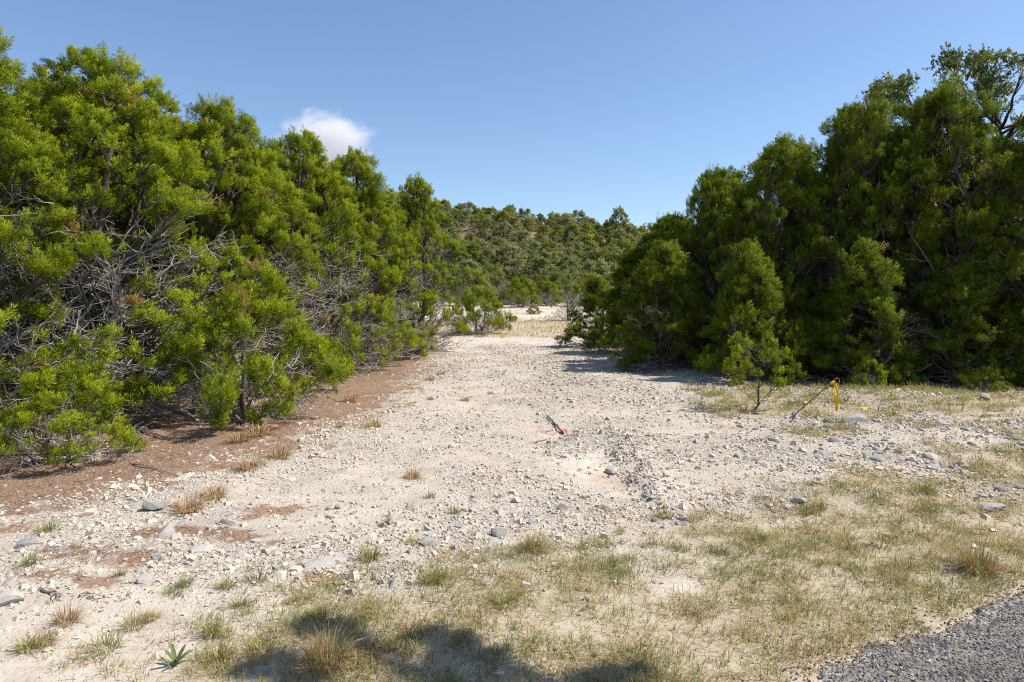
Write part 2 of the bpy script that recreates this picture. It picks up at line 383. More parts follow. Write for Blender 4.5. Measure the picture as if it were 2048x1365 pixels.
# ------------------------------------------------------------------ pebbles, chips (uncountable cover)
def pebble_mesh(P, S, seed, flat=.62):
    """12-triangle irregular angular stones at P with size S"""
    r = rng(seed); N = len(P)
    cube = np.array([[-1, -1, -1], [1, -1, -1], [1, 1, -1], [-1, 1, -1], [-1, -1, 1], [1, -1, 1], [1, 1, 1], [-1, 1, 1]], float) * .5
    tri = np.array([[0, 2, 1], [0, 3, 2], [4, 5, 6], [4, 6, 7], [0, 1, 5], [0, 5, 4], [1, 2, 6], [1, 6, 5], [2, 3, 7], [2, 7, 6], [3, 0, 4], [3, 4, 7]])
    V = cube[None] * r.uniform(.62, 1.12, (N, 8, 3)); V[:, 4:, :2] *= .62; V[:, :4, :2] *= .92
    V = V * np.stack([r.uniform(.8, 1.3, N), r.uniform(.6, 1.0, N), flat * r.uniform(.6, 1.2, N)], 1)[:, None] * S[:, None, None]
    Rm = rotmats(np.stack([r.normal(0, .28, N), r.normal(0, .28, N), np.ones(N)], 1), r.uniform(0, 6.28, N))
    V = np.einsum('nij,nvj->nvi', Rm, V) + P[:, None]
    Fc = (tri[None] + (np.arange(N) * 8)[:, None, None]).reshape(-1, 3)
    return V.reshape(-1, 3), Fc
def in_view(x, y, m=1.12): return np.abs(x) < (y * .752 * m + .5)
def scatter(n, ymin, ymax, p, dens, seed):
    """random ground points in the view wedge, density falling with distance**p, kept by dens(x,y)"""
    r = rng(seed)
    u = r.uniform(0, 1, n)
    y = (ymin ** (2 - p) + u * (ymax ** (2 - p) - ymin ** (2 - p))) ** (1 / (2 - p))
    x = r.uniform(-1, 1, n) * (y * .752 * 1.12 + .4)
    k = r.uniform(0, 1, n) < dens(x, y)
    return x[k], y[k]
def d_gr(x, y):
    clump = fbm(x * 2.3, y * 2.3, 101, 3)
    return np.clip(f_gravel(x, y) * (1 - sm(.45, .95, f_litter(x, y)) * .95) * (.25 + 1.5 * sm(.36, .68, clump)) + .06 * (road_s(x, y) < -.2) * (f_litter(x, y) < .6), 0, 1)
def chip_mesh(P, S, seed, flat=.7):
    """8-triangle angular chips for the smallest stones"""
    r = rng(seed); N = len(P)
    oc = np.array([[1, 0, 0], [-1, 0, 0], [0, 1, 0], [0, -1, 0], [0, 0, 1], [0, 0, -1]], float) * .56
    tri = np.array([[0, 2, 4], [2, 1, 4], [1, 3, 4], [3, 0, 4], [2, 0, 5], [1, 2, 5], [3, 1, 5], [0, 3, 5]])
    V = oc[None] * r.uniform(.7, 1.25, (N, 6, 1)) + r.normal(0, .14, (N, 6, 3))
    V = V * np.stack([r.uniform(.85, 1.35, N), r.uniform(.65, 1.0, N), flat * r.uniform(.6, 1.2, N)], 1)[:, None] * S[:, None, None]
    Rm = rotmats(np.stack([r.normal(0, .3, N), r.normal(0, .3, N), np.ones(N)], 1), r.uniform(0, 6.28, N))
    V = np.einsum('nij,nvj->nvi', Rm, V) + P[:, None]
    return V.reshape(-1, 3), (tri[None] + (np.arange(N) * 6)[:, None, None]).reshape(-1, 3)
x, y = scatter(200000, 2.9, 29, 1.3, d_gr, 5)
k = road_s(x, y) < -.12; x, y = x[k], y[k]
r = rng(6)
sz = np.clip(.0062 * np.exp(r.normal(0, .55, len(x))) * (1 + .075 * y), .006, .045) * (1.1 + .3 * (f_gravel(x, y) > .6))
tn = np.clip(r.beta(2.4, 1.6, len(x)) - .1 * (r.uniform(0, 1, len(x)) < .2) + (fbm(x * .7, y * .7, 66, 3) - .5) * .5, 0, .97)
def band(x, y):
    a = np.exp(-((y - (4.95 + .12 * x)) / .75) ** 2) * sm(.9, -.6, x) * (1 - .8 * sm(.4, .8, f_litter(x, y)))
    b_ = np.exp(-((y - 7.6) / 1.1) ** 2) * sm(2.2, 4.2, x) * .8
    return np.clip(np.maximum(a, b_), 0, 1)
bx_, by_ = scatter(15000, 3.6, 9.6, .6, lambda x, y: band(x, y) ** 1.5 * (.15 + 1.2 * sm(.4, .65, fbm(x * 1.6, y * 1.6, 68, 3))), 15)
bs = np.clip(.016 * np.exp(r.normal(0, .42, len(bx_))), .010, .040) * (1 + .04 * by_)
bt = np.clip(r.beta(1.6, 2.4, len(bx_)), 0, .9)
lx = 1.12 + np.abs(r.normal(0, .22, 700)) - .08; ly = r.uniform(5.7, 7.9, 700)
bx_ = np.concatenate([bx_, lx]); by_ = np.concatenate([by_, ly]); bs = np.concatenate([bs, r.uniform(.012, .034, 700)]); bt = np.concatenate([bt, r.beta(1.8, 2.2, 700)])
x = np.concatenate([x, bx_]); y = np.concatenate([y, by_]); sz = np.concatenate([sz, bs]); tn = np.concatenate([tn, bt])
P = np.stack([x, y, Hgt(x, y) + sz * .10], 1); big_ = sz > .020
V1, F1 = pebble_mesh(P[big_] - np.array([0, 0, .002]), sz[big_] * 1.6, 7); V2, F2 = chip_mesh(P[~big_], sz[~big_] * 1.7, 17)
V, Fc = merge([(V1, F1), (V2, F2)])
tag(obj('gravel', mesh_np('gravel', V, Fc, M['gravel'], {'tint': np.concatenate([np.repeat(tn[big_], 8), np.repeat(tn[~big_], 6)])})), 'loose pale limestone gravel strewn over the clearing', 'gravel', None, 'stuff')
# road chips near the camera
r = rng(8)
n = 52000; u = r.uniform(-.6, 4.6, n); o = r.uniform(-.4, 2.1, n)
ed = np.interp(u, us, edge)
P = RP0[None] + u[:, None] * RD[None] + o[:, None] * RN[None]
k = ((o > ed + .05) | ((o > ed - .02) & (r.uniform(0, 1, n) < .55)) | (r.uniform(0, 1, n) < .5 * np.exp((o - ed) / .09))) & (P[:, 1] > 2.6) & in_view(P[:, 0], P[:, 1], 1.06); P = P[k]; oo = (o - ed)[k]
zz = np.where(oo > .02, .0115, Hgt(P[:, 0], P[:, 1]) + .003)
V, Fc = chip_mesh(np.concatenate([P, zz[:, None]], 1), r.uniform(.009, .017, len(P)), 9, .75)
tag(obj('road_chips', mesh_np('road_chips', V, Fc, M['chips'], {'tint': np.repeat(r.beta(1.8, 1.9, len(P)) * .98, 6)})), 'dark grey stone chips bound in the road surface', 'gravel', None, 'stuff')

# ------------------------------------------------------------------ grass
def blades(P, L, lean, az, W, tint, curve=.6):
    """curved tapering blades: 5 verts, 3 tris each"""
    N = len(P)
    d = np.stack([np.cos(az), np.sin(az), np.zeros(N)], 1); side = np.stack([-np.sin(az), np.cos(az), np.zeros(N)], 1)
    l1 = lean * (1 - curve * .5); l2 = np.minimum(lean * (1 + curve), 1.62)
    m = P + (d * np.sin(l1)[:, None] + np.array([0, 0, 1.]) * np.cos(l1)[:, None]) * (L * .55)[:, None]
    t = m + (d * np.sin(l2)[:, None] + np.array([0, 0, 1.]) * np.cos(l2)[:, None]) * (L * .45)[:, None]
    w = (W * .5)[:, None] * side
    V = np.stack([P - w, P + w, m + w * .8, m - w * .8, t], 1).reshape(-1, 3)
    b0 = (np.arange(N) * 5)[:, None, None]
    Fc = (np.array([[0, 1, 2], [0, 2, 3], [3, 2, 4]])[None] + b0).reshape(-1, 3)
    return V, Fc, np.repeat(tint, 5)
def tuft_mesh(name, n, rad, h, mood, seed, wid=.004):
    r = rng(seed); a = r.uniform(0, 6.28, n); q = rad * .34 * np.sqrt(r.uniform(0, 1, n))
    P = np.stack([np.cos(a) * q, np.sin(a) * q, np.full(n, -.012)], 1)
    az = a + r.normal(0, .7, n)
    lean = np.clip(np.abs(r.normal(.72, .42, n)), .05, 1.4)
    if mood in ('red', 'brown'): lean = np.clip(lean * 1.3, .05, 1.45)
    L = h * r.uniform(.45, 1.15, n)
    base = {'green': .24, 'mixed': .45, 'red': .95, 'straw': .66, 'brown': .9}[mood]
    tint = np.clip(r.normal(base, .17, n), 0, 1)
    if mood == 'red': tint = np.where(r.uniform(0, 1, n) < .35, r.uniform(.1, .4, n), tint)
    V, Fc, t = blades(P, L, lean, az, r.uniform(.6, 1.3, n) * wid, tint)
    return mesh_np(name, V, Fc, M['grass'], {'tint': t})
def gz1(x, y): return float(Hgt(np.array([x]), np.array([y]))[0])
def grass_stuff(name, label, n, y0, y1, p, dens, Lr, leanm, wid, tmean, tsd, seed, mat='grass', clumpy=0):
    x, y = scatter(n, y0, y1, p, dens, seed); r = rng(seed + 1); N = len(x)
    tn = fbm(x * 1.5, y * 1.5, seed + 3, 3)
    P = np.stack([x, y, Hgt(x, y) - .006], 1)
    V, Fc, t = blades(P, r.uniform(*Lr, N) * (.6 + .8 * fbm(x * 2.5, y * 2.5, seed + 5, 2)), np.clip(r.normal(leanm, .35, N), .1, 1.45), r.uniform(0, 6.28, N), r.uniform(.6, 1.3, N) * wid * np.maximum(1, y / 6), np.clip(r.normal(tmean, tsd, N) + (tn - .5) * .9, 0, 1))
    o = obj(name, mesh_np(name, V, Fc, M[mat], {'tint': t})); tag(o, label, 'grass', None, 'stuff'); return o
def d_verge(x, y):
    c = fbm(x * 3.1, y * 3.1, 131, 3)
    return np.clip(f_thatch(x, y) * (.25 + 1.3 * sm(.34, .58, c)), 0, 1) * (road_s(x, y) < -.03) * (y < 9)
def mat_stuff(name, label, n, y0, y1, p, dens, per, spread, Lr, wid, seed, moods):
    """grass as many little splayed tufts, one uncountable cover"""
    cx, cy = scatter(n, y0, y1, p, dens, seed); r = rng(seed + 1); m = len(cx)
    cnt = r.integers(per[0], per[1], m); q = np.repeat(np.arange(m), cnt); N = len(q)
    a = r.uniform(0, 6.28, N); sp = r.uniform(.5, 1.4, m)
    rad = np.abs(r.normal(0, 1, N)) * spread * sp[q]
    x = cx[q] + np.cos(a) * rad; y = cy[q] + np.sin(a) * rad
    mt = r.choice(moods, m) + (fbm(cx * .9, cy * .9, seed + 4, 2) - .5) * .5
    t = np.clip(mt[q] + r.normal(0, .13, N), 0, 1)
    L = r.uniform(*Lr, N) * sp[q]
    lean = np.clip(r.normal(1.12, .36, N), .1, 1.52)
    V, Fc, tt = blades(np.stack([x, y, Hgt(x, y) - .006], 1), L, lean, a + r.normal(0, .8, N), r.uniform(.6, 1.3, N) * wid * np.maximum(1, y / 5.5), t)
    k = road_s(x, y) > .06
    tag(obj(name, mesh_np(name, V, Fc, M['grass'], {'tint': tt})), label, 'grass', None, 'stuff')
mat_stuff('verge_grass', 'matted dry green and straw grass along the road edge', 17500, 2.7, 8.8, .9, d_verge, (14, 36), .055, (.035, .09), .0034, 140, [.16, .22, .28, .34, .45, .55, .64, .72, .78, .9])
mat_stuff('bank_grass', 'low yellow-green grass under the junipers beside the rusty rod', 3600, 8.2, 14, .6, lambda x, y: np.clip(f_thatch(x, y) * (.2 + 1.3 * sm(.3, .65, fbm(x * 2.2, y * 2.2, 133, 3))), 0, 1), (14, 34), .06, (.08, .2), .0034, 150, [.3, .38, .45, .5, .55, .62, .7])
grass_stuff('meadow_grass', 'strip of tall dry tan grass across the end of the clearing', 64000, 28.5, 50, .6, lambda x, y: f_thatch(x, y) * .9 * (y > 28.5) * (.35 + fbm(x * .8, y * .8, 161, 3)), (.10, .27), .75, .0036, .4, .2, 160, 'straw')
def d_sparse(x, y):
    c = fbm(x * 1.9, y * 1.9, 171, 3)
    return np.clip(sm(.50, .72, c) * sm(.08, -.3, road_s(x, y)) * (1 - .6 * f_litter(x, y)) * .55, 0, 1)
mat_stuff('sparse_grass', 'thin scattered grass sprigs coming up through the gravel', 4800, 2.8, 24, 1.2, d_sparse, (5, 16), .02, (.04, .1), .0036, 170, [.2, .3, .4, .6, .8])

tuft_lib = {}
for mi, (mood, n, rad, h) in enumerate([('green', 110, .8, 1.0), ('mixed', 130, 1.0, 1.0), ('red', 420, .9, 1.0), ('straw', 90, .8, 1.0), ('brown', 150, 1.0, 1.0), ('green', 80, 1.2, .9), ('mixed', 100, 1.3, .9)]):
    tuft_lib[(mood, mi)] = tuft_mesh('grass_tuft', n, rad, h, mood, 200 + mi, .026 if mood != 'red' else .013)
def tuft(x, y, h, mood, label, group=None, seed=0):
    ks = [k for k in tuft_lib if k[0] == mood]; kk = ks[seed % len(ks)]
    p = px(x, y); o = obj('grass_tuft', tuft_lib[kk], None, (p[0], p[1], gz1(p[0], p[1])), (seed * 1.7) % 6.28, (h * 1.25, h * 1.25, h) if mood == 'red' else (h * (.9 + .25 * (seed % 3)), h * (1.25 - .2 * (seed % 2)), h * (.65 + .12 * (seed % 4))))
    tag(o, label, 'grass tuft', group); return o
tuft(655, 1325, .19, 'red', 'large reddish grass tuft half shaded by the overhanging tree')
tuft(1955, 1140, .21, 'red', 'big rust-tipped grass tuft beside the road edge')
tuft(1068, 1100, .13, 'red', 'small rust-red grass tuft alone in grey gravel')
tuft(930, 803, .2, 'brown', 'small brown grass tuft in the middle of the clearing')
LG = 'small green grass tuft growing in the pale stony ground'
LM = 'grass tuft mixed of green and straw blades in the sandy verge'
LB = 'dry brown grass tuft at the edge of the needle litter'
for i, (x, y, h) in enumerate([(60, 1135, .13), (95, 1055, .17), (740, 1118, .13), (1225, 1122, .12), (1440, 1105, .1), (1365, 1095, .1), (910, 1020, .1), (1205, 1015, .07), (1160, 1140, .1), (680, 858, .16), (640, 1240, .1), (345, 1195, .09), (480, 1215, .1), (515, 1160, .12), (370, 1178, .08), (860, 990, .11), (1850, 1000, .17), (1300, 1085, .1), (775, 1040, .08), (240, 1160, .07), (860, 800, .12), (980, 790, .12)]):
    tuft(x, y, h, 'green', LG, 'green grass tufts in the gravel', i)
for i, (x, y, h) in enumerate([(1520, 1085, .16), (1765, 1085, .17), (870, 1162, .13), (1390, 1040, .12), (60, 1315, .12), (210, 1305, .13), (420, 1275, .13), (270, 1255, .12), (1010, 1215, .12), (1240, 1060, .09), (1640, 1030, .11), (1800, 1130, .12), (1700, 1090, .11), (740, 1225, .11), (1330, 1030, .1), (825, 1080, .1), (455, 1175, .1), (600, 1200, .1), (440, 1330, .13), (520, 1310, .12), (800, 1290, .11)]):
    tuft(x, y, h, 'mixed', LM, 'mixed grass tufts in the sandy verge', i)
for i, (x, y, h) in enumerate([(500, 935, .27), (380, 1010, .25), (745, 855, .2), (825, 950, .16), (520, 880, .28), (430, 985, .2), (90, 1300, .11), (135, 1255, .12), (300, 1240, .08), (480, 890, .25), (560, 915, .22), (700, 800, .2), (860, 760, .2), (885, 745, .2)]):
    tuft(x, y, h, 'brown', LB, 'dry brown tufts by the needle litter', i)

# ------------------------------------------------------------------ rocks
import bmesh
def rock_mesh(seed, flat, sub=2):
    r = rng(seed); bm = bmesh.new(); bmesh.ops.create_icosphere(bm, subdivisions=sub, radius=1)
    V = np.array([v.co[:] for v in bm.verts]); Fc = np.array([[v.index for v in f.verts] for f in bm.faces]); bm.free()
    for _ in range(15):
        n = unit(r.normal(0, 1, 3)); d = r.uniform(.42, .8)
        dd = V @ n - d; V = V - np.where(dd > 0, dd, 0)[:, None] * n[None] * .99
    if flat < .32: V[:, 2] = np.sign(V[:, 2]) * np.abs(V[:, 2]) ** .45; V[:, :2] *= (1 + .12 * np.sin(np.arctan2(V[:, 1], V[:, 0]) * 3 + seed))[:, None]
    V *= np.array([1, r.uniform(.62, .85), flat]); V *= (1 + r.normal(0, .025, (len(V), 1)))
    V = V / np.abs(V[:, 0]).max() * .5
    return mesh_np('limestone_rock', V, Fc, M['stone'])
rock_lib = [rock_mesh(300 + i, f) for i, f in enumerate([.55, .5, .62, .45, .7, .5, .58, .66])]
slab_lib = [rock_mesh(320 + i, f) for i, f in enumerate([.2, .24, .28])]
def rock(x, y, w, label, group=None, seed=0, slab=False, world=False, rz=None, sink=.25):
    p = (x, y) if world else px(x, y)[:2]
    lib = slab_lib if slab else rock_lib; me = lib[seed % len(lib)]
    if not world: w = w / F * p[1]
    r = rng(900 + seed)
    hz = (.25 if slab else .5) * w
    o = obj('limestone_rock', me, None, (p[0], p[1], gz1(p[0], p[1]) + hz * (.5 - sink)), r.uniform(0, 6.28) if rz is None else rz, w)
    o.rotation_euler[0] = r.normal(0, .1); o.rotation_euler[1] = r.normal(0, .1)
    tag(o, label, 'rock', group); return o
rock(310, 1012, 50, 'squarish grey limestone rock sitting at the edge of the needle litter', None, 0, False, False, .4, .1)
rock(1712, 862, 68, 'large pale boulder with a yellow tape scrap in the bank grass', None, 5, False, False, .2, .62)
rock(1972, 826, 40, 'blocky pale rock on the bank below the dark junipers', None, 2)
rock(650, 1122, 115, 'broad flat grey bedrock slab flush with the gravel', None, 0, True, False, .1, .62)
rock(733, 1075, 80, 'flat grey slab above the broad bedrock slab', None, 1, True, False, 1.0, .62)
rock(402, 1100, 75, 'smooth flat grey slab among the stones by the litter', None, 2, True, False, .2, .62)
rock(1600, 1020, 34, 'lone dark grey rock in the thin verge grass', None, 5)
rock(1985, 1022, 58, 'long pale flat rock in the grass of the bank', None, 0, True, False, -.5, .1)
rock(1223, 940, 30, 'white angular rock beside the orange clay hollow', None, 3)
rock(1130, 912, 34, 'dark-edged flat rock in the pale hollow near the stake', None, 2, True)
rock(1178, 1201, 24, 'small bright white rock in the verge grass', None, 6)
rock(1590, 848, 26, 'upright grey rock at the foot of the rusty rod', None, 4)
rock(55, 1083, 58, 'grey flat rock at the foot of the leafy low shrub litter', None, 2, True, False, .3, .1)
rock(20, 1215, 70, 'dark weathered grey rock lying in pale sand', None, 5, False, False, .8, .4)
LR = 'grey weathered limestone rock half sunk in the pale gravel'
LP = 'pale limestone rock lying loose on the gravel clearing'
LK = 'limestone rock among the grass of the stony bank'
r = rng(77); nr = 0
def rock_band(n, fx, label, group, smin, smax, seed):
    r = rng(seed)
    for i in range(n):
        x, y = fx(r)
        w = smin + (smax - smin) * r.uniform() ** 3.2
        rock(x, y, w, label, group, int(r.integers(0, 8)) , r.uniform() < .5, False, None, r.uniform(.3, .62))
rock_band(96, lambda r: (lambda t: (t * 1050 + r.normal(0, 40), 1090 + r.normal(0, 55) - 30 * math.sin(t * 3)))(r.uniform(0, 1)), LR, 'grey rocks half sunk in the gravel', 12, 48, 78)
rock_band(60, lambda r: (r.uniform(430, 1240), 900 + abs(r.normal(0, 120))), LP, 'pale rocks on the clearing', 10, 24, 79)
rock_band(110, lambda r: (1440 + 610 * r.uniform() ** .75, 905 + r.normal(0, 48)), LK, 'rocks on the stony bank', 11, 40, 80)
rock_band(12, lambda r: (1330 + r.normal(0, 28), 1035 + r.normal(0, 12)), 'pale stone in a small heap where gravel meets the verge grass', 'small heap of stones by the verge', 14, 30, 81)
rock_band(30, lambda r: (r.uniform(700, 1500), r.uniform(740, 880)), LP, 'pale rocks on the clearing', 8, 18, 82)

# ------------------------------------------------------------------ junipers and oaks
def tuft_templates(K, nb, seed, bl, bw, axis=.18, broad=False):
    """plume of narrow faces round an axis (local +z); returns (K, nb, 3, 3)"""
    r = rng(seed); T = np.empty((K, nb, 3, 3))
    for k in range(K):
        u = r.uniform(0, 1, nb); a = r.uniform(0, 6.28, nb)
        op = np.radians(68 - 46 * u) * r.uniform(.7, 1.2, nb)
        rad = np.stack([np.cos(a), np.sin(a), np.zeros(nb)], 1)
        d = rad * np.sin(op)[:, None] + np.array([0, 0, 1.]) * np.cos(op)[:, None]
        base = np.array([0, 0, 1.]) * (u * axis)[:, None] + rad * (.035 * r.uniform(0, 1, nb) * (1 - .5 * u))[:, None]
        side = unit(np.cross(d, r.normal(0, 1, (nb, 3))))
        L = bl * r.uniform(.6, 1.2, nb) * (1.1 - .35 * u); W = bw * r.uniform(.7, 1.25, nb)
        T[k, :, 0] = base - side * (W * .5)[:, None]; T[k, :, 1] = base + side * (W * .5)[:, None]; T[k, :, 2] = base + d * L[:, None]
    return T
def place_tufts(T, P, A, S, tint, seed, O):
    """tufts at P along A; faces turned outward (O) and shaded as soft sprays"""
    r = rng(seed); N = len(P); kk = r.integers(0, len(T), N)
    Rm = rotmats(A, r.uniform(0, 6.28, N)) * S[:, None, None]
    V = np.einsum('nij,nbvj->nbvi', Rm, T[kk]) + P[:, None, None]
    nb = T.shape[1]
    ng = unit(np.cross(V[:, :, 1] - V[:, :, 0], V[:, :, 2] - V[:, :, 0])); Ob = np.broadcast_to(O[:, None], ng.shape)
    flip = np.sum(ng * Ob, -1) < 0
    V[flip] = V[flip][:, [1, 0, 2]]; ng[flip] *= -1
    nv = np.repeat(unit(ng * .55 + Ob * .8).reshape(-1, 3), 3, 0)
    V = V.reshape(-1, 3); Fc = np.arange(len(V)).reshape(-1, 3)
    hgt = T[kk][:, :, 2, 2]; hgt = (hgt - hgt.mean()) / hgt.std()
    tb = np.repeat(tint, nb); tt = np.clip(tb + np.clip(hgt.ravel() * .07, -.12, .12) * (tb < .93) + r.normal(0, .05, N * nb), 0, np.where(tb < .93, .92, 1))
    return V, Fc, np.repeat(tt, 3), nv
def bez(p0, p1, p2, n, jit, r):
    t = np.linspace(0, 1, n)[None, :, None]
    P = (1 - t) ** 2 * p0[:, None] + 2 * t * (1 - t) * p1[:, None] + t ** 2 * p2[:, None]
    j = r.normal(0, 1, P.shape) * jit; j[:, 0] = 0; j[:, -1] = 0
    return P + j * np.linalg.norm(p2 - p0, axis=1)[:, None, None]

def tree_meshes(seed, H=5.4, Rr=2.3, nl=34, cpl=8, tpc=18, nb=28, bl=.07, bw=.02, bottom=.12, shape='dome', dead=60, mat='juniper', twig='twig', lobe=(.4, .75), cr=(.16, .28), stems=3, up=.6, lean=(0, 0), leaders=6, axis=.18, lobes=None, gap=None, dtop=.5, sr=.10, tsd=.16, tmean=.56, leafy_in=.1):
    r = rng(seed); T = tuft_templates(7, nb, seed + 1, bl, bw, axis)
    # lobes: the ends of the main limbs
    if lobes is None:
        i = np.arange(nl); t = (i + r.uniform(.2, .8, nl)) / nl
        t = bottom + (.97 - bottom) * t ** 1.12
        th = i * 2.39996 + r.normal(0, .35, nl)
        def prof(t):
            if shape == 'dome': return (1 - t) ** .72 * (.72 + .28 * np.minimum(1, t / .3)) + .03
            if shape == 'cone': return (1 - t) ** .95 * (.75 + .25 * np.minimum(1, t / .15)) + .04
            return np.sqrt(np.clip(1 - ((t - .62) / .42) ** 2, .02, 1))     # ball: raised crown
        pr = Rr * prof(t) * r.uniform(.62, 1.08, nl)
        lc = np.stack([np.cos(th) * pr + lean[0] * t, np.sin(th) * pr + lean[1] * t, t * H], 1)
        lr = r.uniform(*lobe, nl) * (1.15 - .5 * t)
        if gap:
            kp = ~((t > gap[0]) & (t < gap[1]) & (r.uniform(0, 1, nl) < gap[2])); t, th, pr, lc, lr = t[kp], th[kp], pr[kp], lc[kp], lr[kp]; nl = len(t)
        lc[:, 2] = np.minimum(lc[:, 2], H - lr * .55)
        inner = r.uniform(0, 1, nl) < leafy_in
        lc[inner, :2] *= r.uniform(.35, .75, (inner.sum(), 1))
    else:
        lc = np.array([l[:3] for l in lobes]); lr = np.array([l[3] for l in lobes]); nl = len(lc); t = lc[:, 2] / H
    outw = unit(np.concatenate([lc[:, :2] - np.array(lean) * t[:, None], np.full((nl, 1), .05)], 1))
    # stems
    ns = stems; sa = r.uniform(0, 6.28) + np.arange(ns) * 6.28 / ns
    top = np.stack([np.cos(sa) * Rr * .22 * r.uniform(.5, 1.2, ns) + lean[0] * .8, np.sin(sa) * Rr * .22 * r.uniform(.5, 1.2, ns) + lean[1] * .8, H * r.uniform(.72, .9, ns)], 1)
    p0 = np.stack([np.cos(sa) * sr * .6, np.sin(sa) * sr * .6, np.full(ns, -.15)], 1)
    SP = bez(p0, p0 * 1.0 + np.array([0, 0, H * .35]) + top * np.array([.75, .75, 0]), top, 11, .018, r)
    SRr = np.linspace(1, .16, 11)[None] * sr * r.uniform(.7, 1.1, (ns, 1)); SRr[:, 0] *= 1.35
    tv, tf = tubes(SP, SRr, 8)
    # limbs from a stem to each lobe
    def stem_pt(z, which):
        f = np.clip(z / top[which, 2] * 10, 0, 9.99); a = f.astype(int); w = (f - a)[:, None]
        return SP[which, a] * (1 - w) + SP[which, a + 1] * w
    which = np.array([np.argmin(np.linalg.norm(top[:, :2] - lc[q, :2], axis=1)) for q in range(nl)]) if ns > 1 else np.zeros(nl, int)
    hz = np.maximum(.12 * H * r.uniform(.5, 1, nl), lc[:, 2] - np.linalg.norm(lc[:, :2], axis=1) * r.uniform(.25, .75, nl))
    hz = np.minimum(hz, lc[:, 2] * .92)
    b0 = stem_pt(hz, which)
    mid = (b0 + lc) * .5 + np.stack([np.zeros(nl), np.zeros(nl), -.08 * np.linalg.norm(lc - b0, axis=1)], 1)
    LP_ = bez(b0, mid, lc, 8, .022, r); kk = H / 5.4
    lv, lf_ = tubes(LP_, np.linspace(1, .25, 8)[None] * ((sr * .2 if lobes is None else .012) + .010 * kk * r.uniform(.5, 1.3, (nl, 1))), 5)
    live = [(tv, tf), (lv, lf_)]; parts = []
    # clumps inside each lobe
    Cn = nl * cpl; li = np.repeat(np.arange(nl), cpl)
    g = unit(unit(r.normal(0, 1, (Cn, 3))) + outw[li] * .75 + np.array([0, 0, .55]))
    cc = lc[li] + g * np.array([1, 1, .72]) * (lr[li] * r.uniform(.45, 1.1, Cn))[:, None]
    crr = r.uniform(*cr, Cn)
    if lobes is None and leaders:
        la = r.uniform(0, 6.28, leaders); lt = 1 - .55 * r.uniform(0, 1, leaders) ** 1.3; ld = Rr * prof(lt) * r.uniform(.55, .95, leaders)
        lz = np.minimum(lt * H + r.uniform(.1, .4, leaders) * H / 5.4, H + .1)
        cc = np.concatenate([cc, np.stack([np.cos(la) * ld + lean[0], np.sin(la) * ld + lean[1], lz - .2], 1)]); crr = np.concatenate([crr, np.full(leaders, .14)])
        li = np.concatenate([li, np.full(leaders, nl - 1)]); isl = np.concatenate([np.zeros(Cn, bool), np.ones(leaders, bool)]); Cn += leaders
    else: isl = np.zeros(Cn, bool)
    tall = np.zeros(Cn, bool); tall[:len(g)] = (g[:, 2] > .5) & (r.uniform(0, 1, len(g)) < .4)
    cc[:, 2] = np.maximum(cc[:, 2], .12)
    sb = LP_[li, r.integers(4, 7, Cn)]
    live.append(tubes(bez(sb, (sb + cc) * .5 + r.normal(0, .05, (Cn, 3)), cc, 4, .03, r), np.linspace(1, .4, 4)[None] * np.full((Cn, 1), .0035 + .0011 * H), 3))
    # tufts
    N = Cn * tpc; ci = np.repeat(np.arange(Cn), tpc)
    ow = outw[li][ci]
    gg = unit(unit(r.normal(0, 1, (N, 3))) * 1.0 + ow * .35 + np.array([0, 0, .45]))
    sc3 = np.where(isl[ci][:, None], np.array([.75, .75, 3.2]), np.where(tall[ci][:, None], np.array([.85, .85, 1.7]), np.array([1.05, 1.05, .75])))
    tp = cc[ci] + gg * sc3 * (crr[ci] * r.uniform(.25, 1.0, N))[:, None]
    ax = unit(gg * .6 + np.array([0, 0, up]) + r.normal(0, .25, (N, 3)))
    ss = r.uniform(.7, 1.2, N) * np.where(isl[ci], .8, 1.0)
    ct = np.clip(r.normal(tmean, tsd, Cn), .05, .80); ct = np.where(r.uniform(0, 1, Cn) < .025, .985, ct)
    V, Fc, tt, nv = place_tufts(T, tp - ax * (axis * .35), ax, ss, np.where(ct[ci] > .95, ct[ci], np.minimum(ct[ci] + r.normal(0, .05, N), .9)), seed + 2, unit(gg + ow * .25 + np.array([0, 0, .1])))
    crown = mesh_np('crown', V, Fc, M[mat], {'tint': tt}, True, nv)
    # twigs inside clumps
    nt_ = Cn; qi = np.arange(Cn); e = cc[qi] + unit(r.normal(0, 1, (nt_, 3)) + ow[::tpc][qi] * .6) * (crr[qi] * r.uniform(.7, 1.2, nt_))[:, None]
    s0 = cc[qi] - (cc[qi] - sb[qi]) * r.uniform(.1, .5, nt_)[:, None]
    live.append(tubes(bez(s0, (s0 + e) * .5 + r.normal(0, .03, (nt_, 3)), e, 4, .04, r), np.linspace(1, .5, 4)[None] * np.full((nt_, 1), .0055), 3))
    # dead grey limbs with forking twigs, mostly low and inside
    if dead:
        da = r.uniform(0, 6.28, dead); dz = H * (.05 + dtop * r.uniform(0, 1, dead) ** 1.3)
        w = r.integers(0, ns, dead); d0 = stem_pt(dz * r.uniform(.4, .95, dead), w)
        tz = np.clip(dz / H, 0, 1); ext = Rr * ((1 - tz) ** .6) * r.uniform(.5, .98, dead)
        d2 = np.stack([np.cos(da) * ext, np.sin(da) * ext, np.maximum(.06, dz + r.normal(0, .2, dead))], 1)
        dm = (d0 + d2) * .5 + np.stack([r.normal(0, .15, dead), r.normal(0, .15, dead), r.normal(-.12, .18, dead)], 1)
        DP = bez(d0, dm, d2, 9, .02, r)
        parts.append(tubes(DP, np.linspace(1, .3, 9)[None] * r.uniform(.010, .022, (dead, 1)), 4))
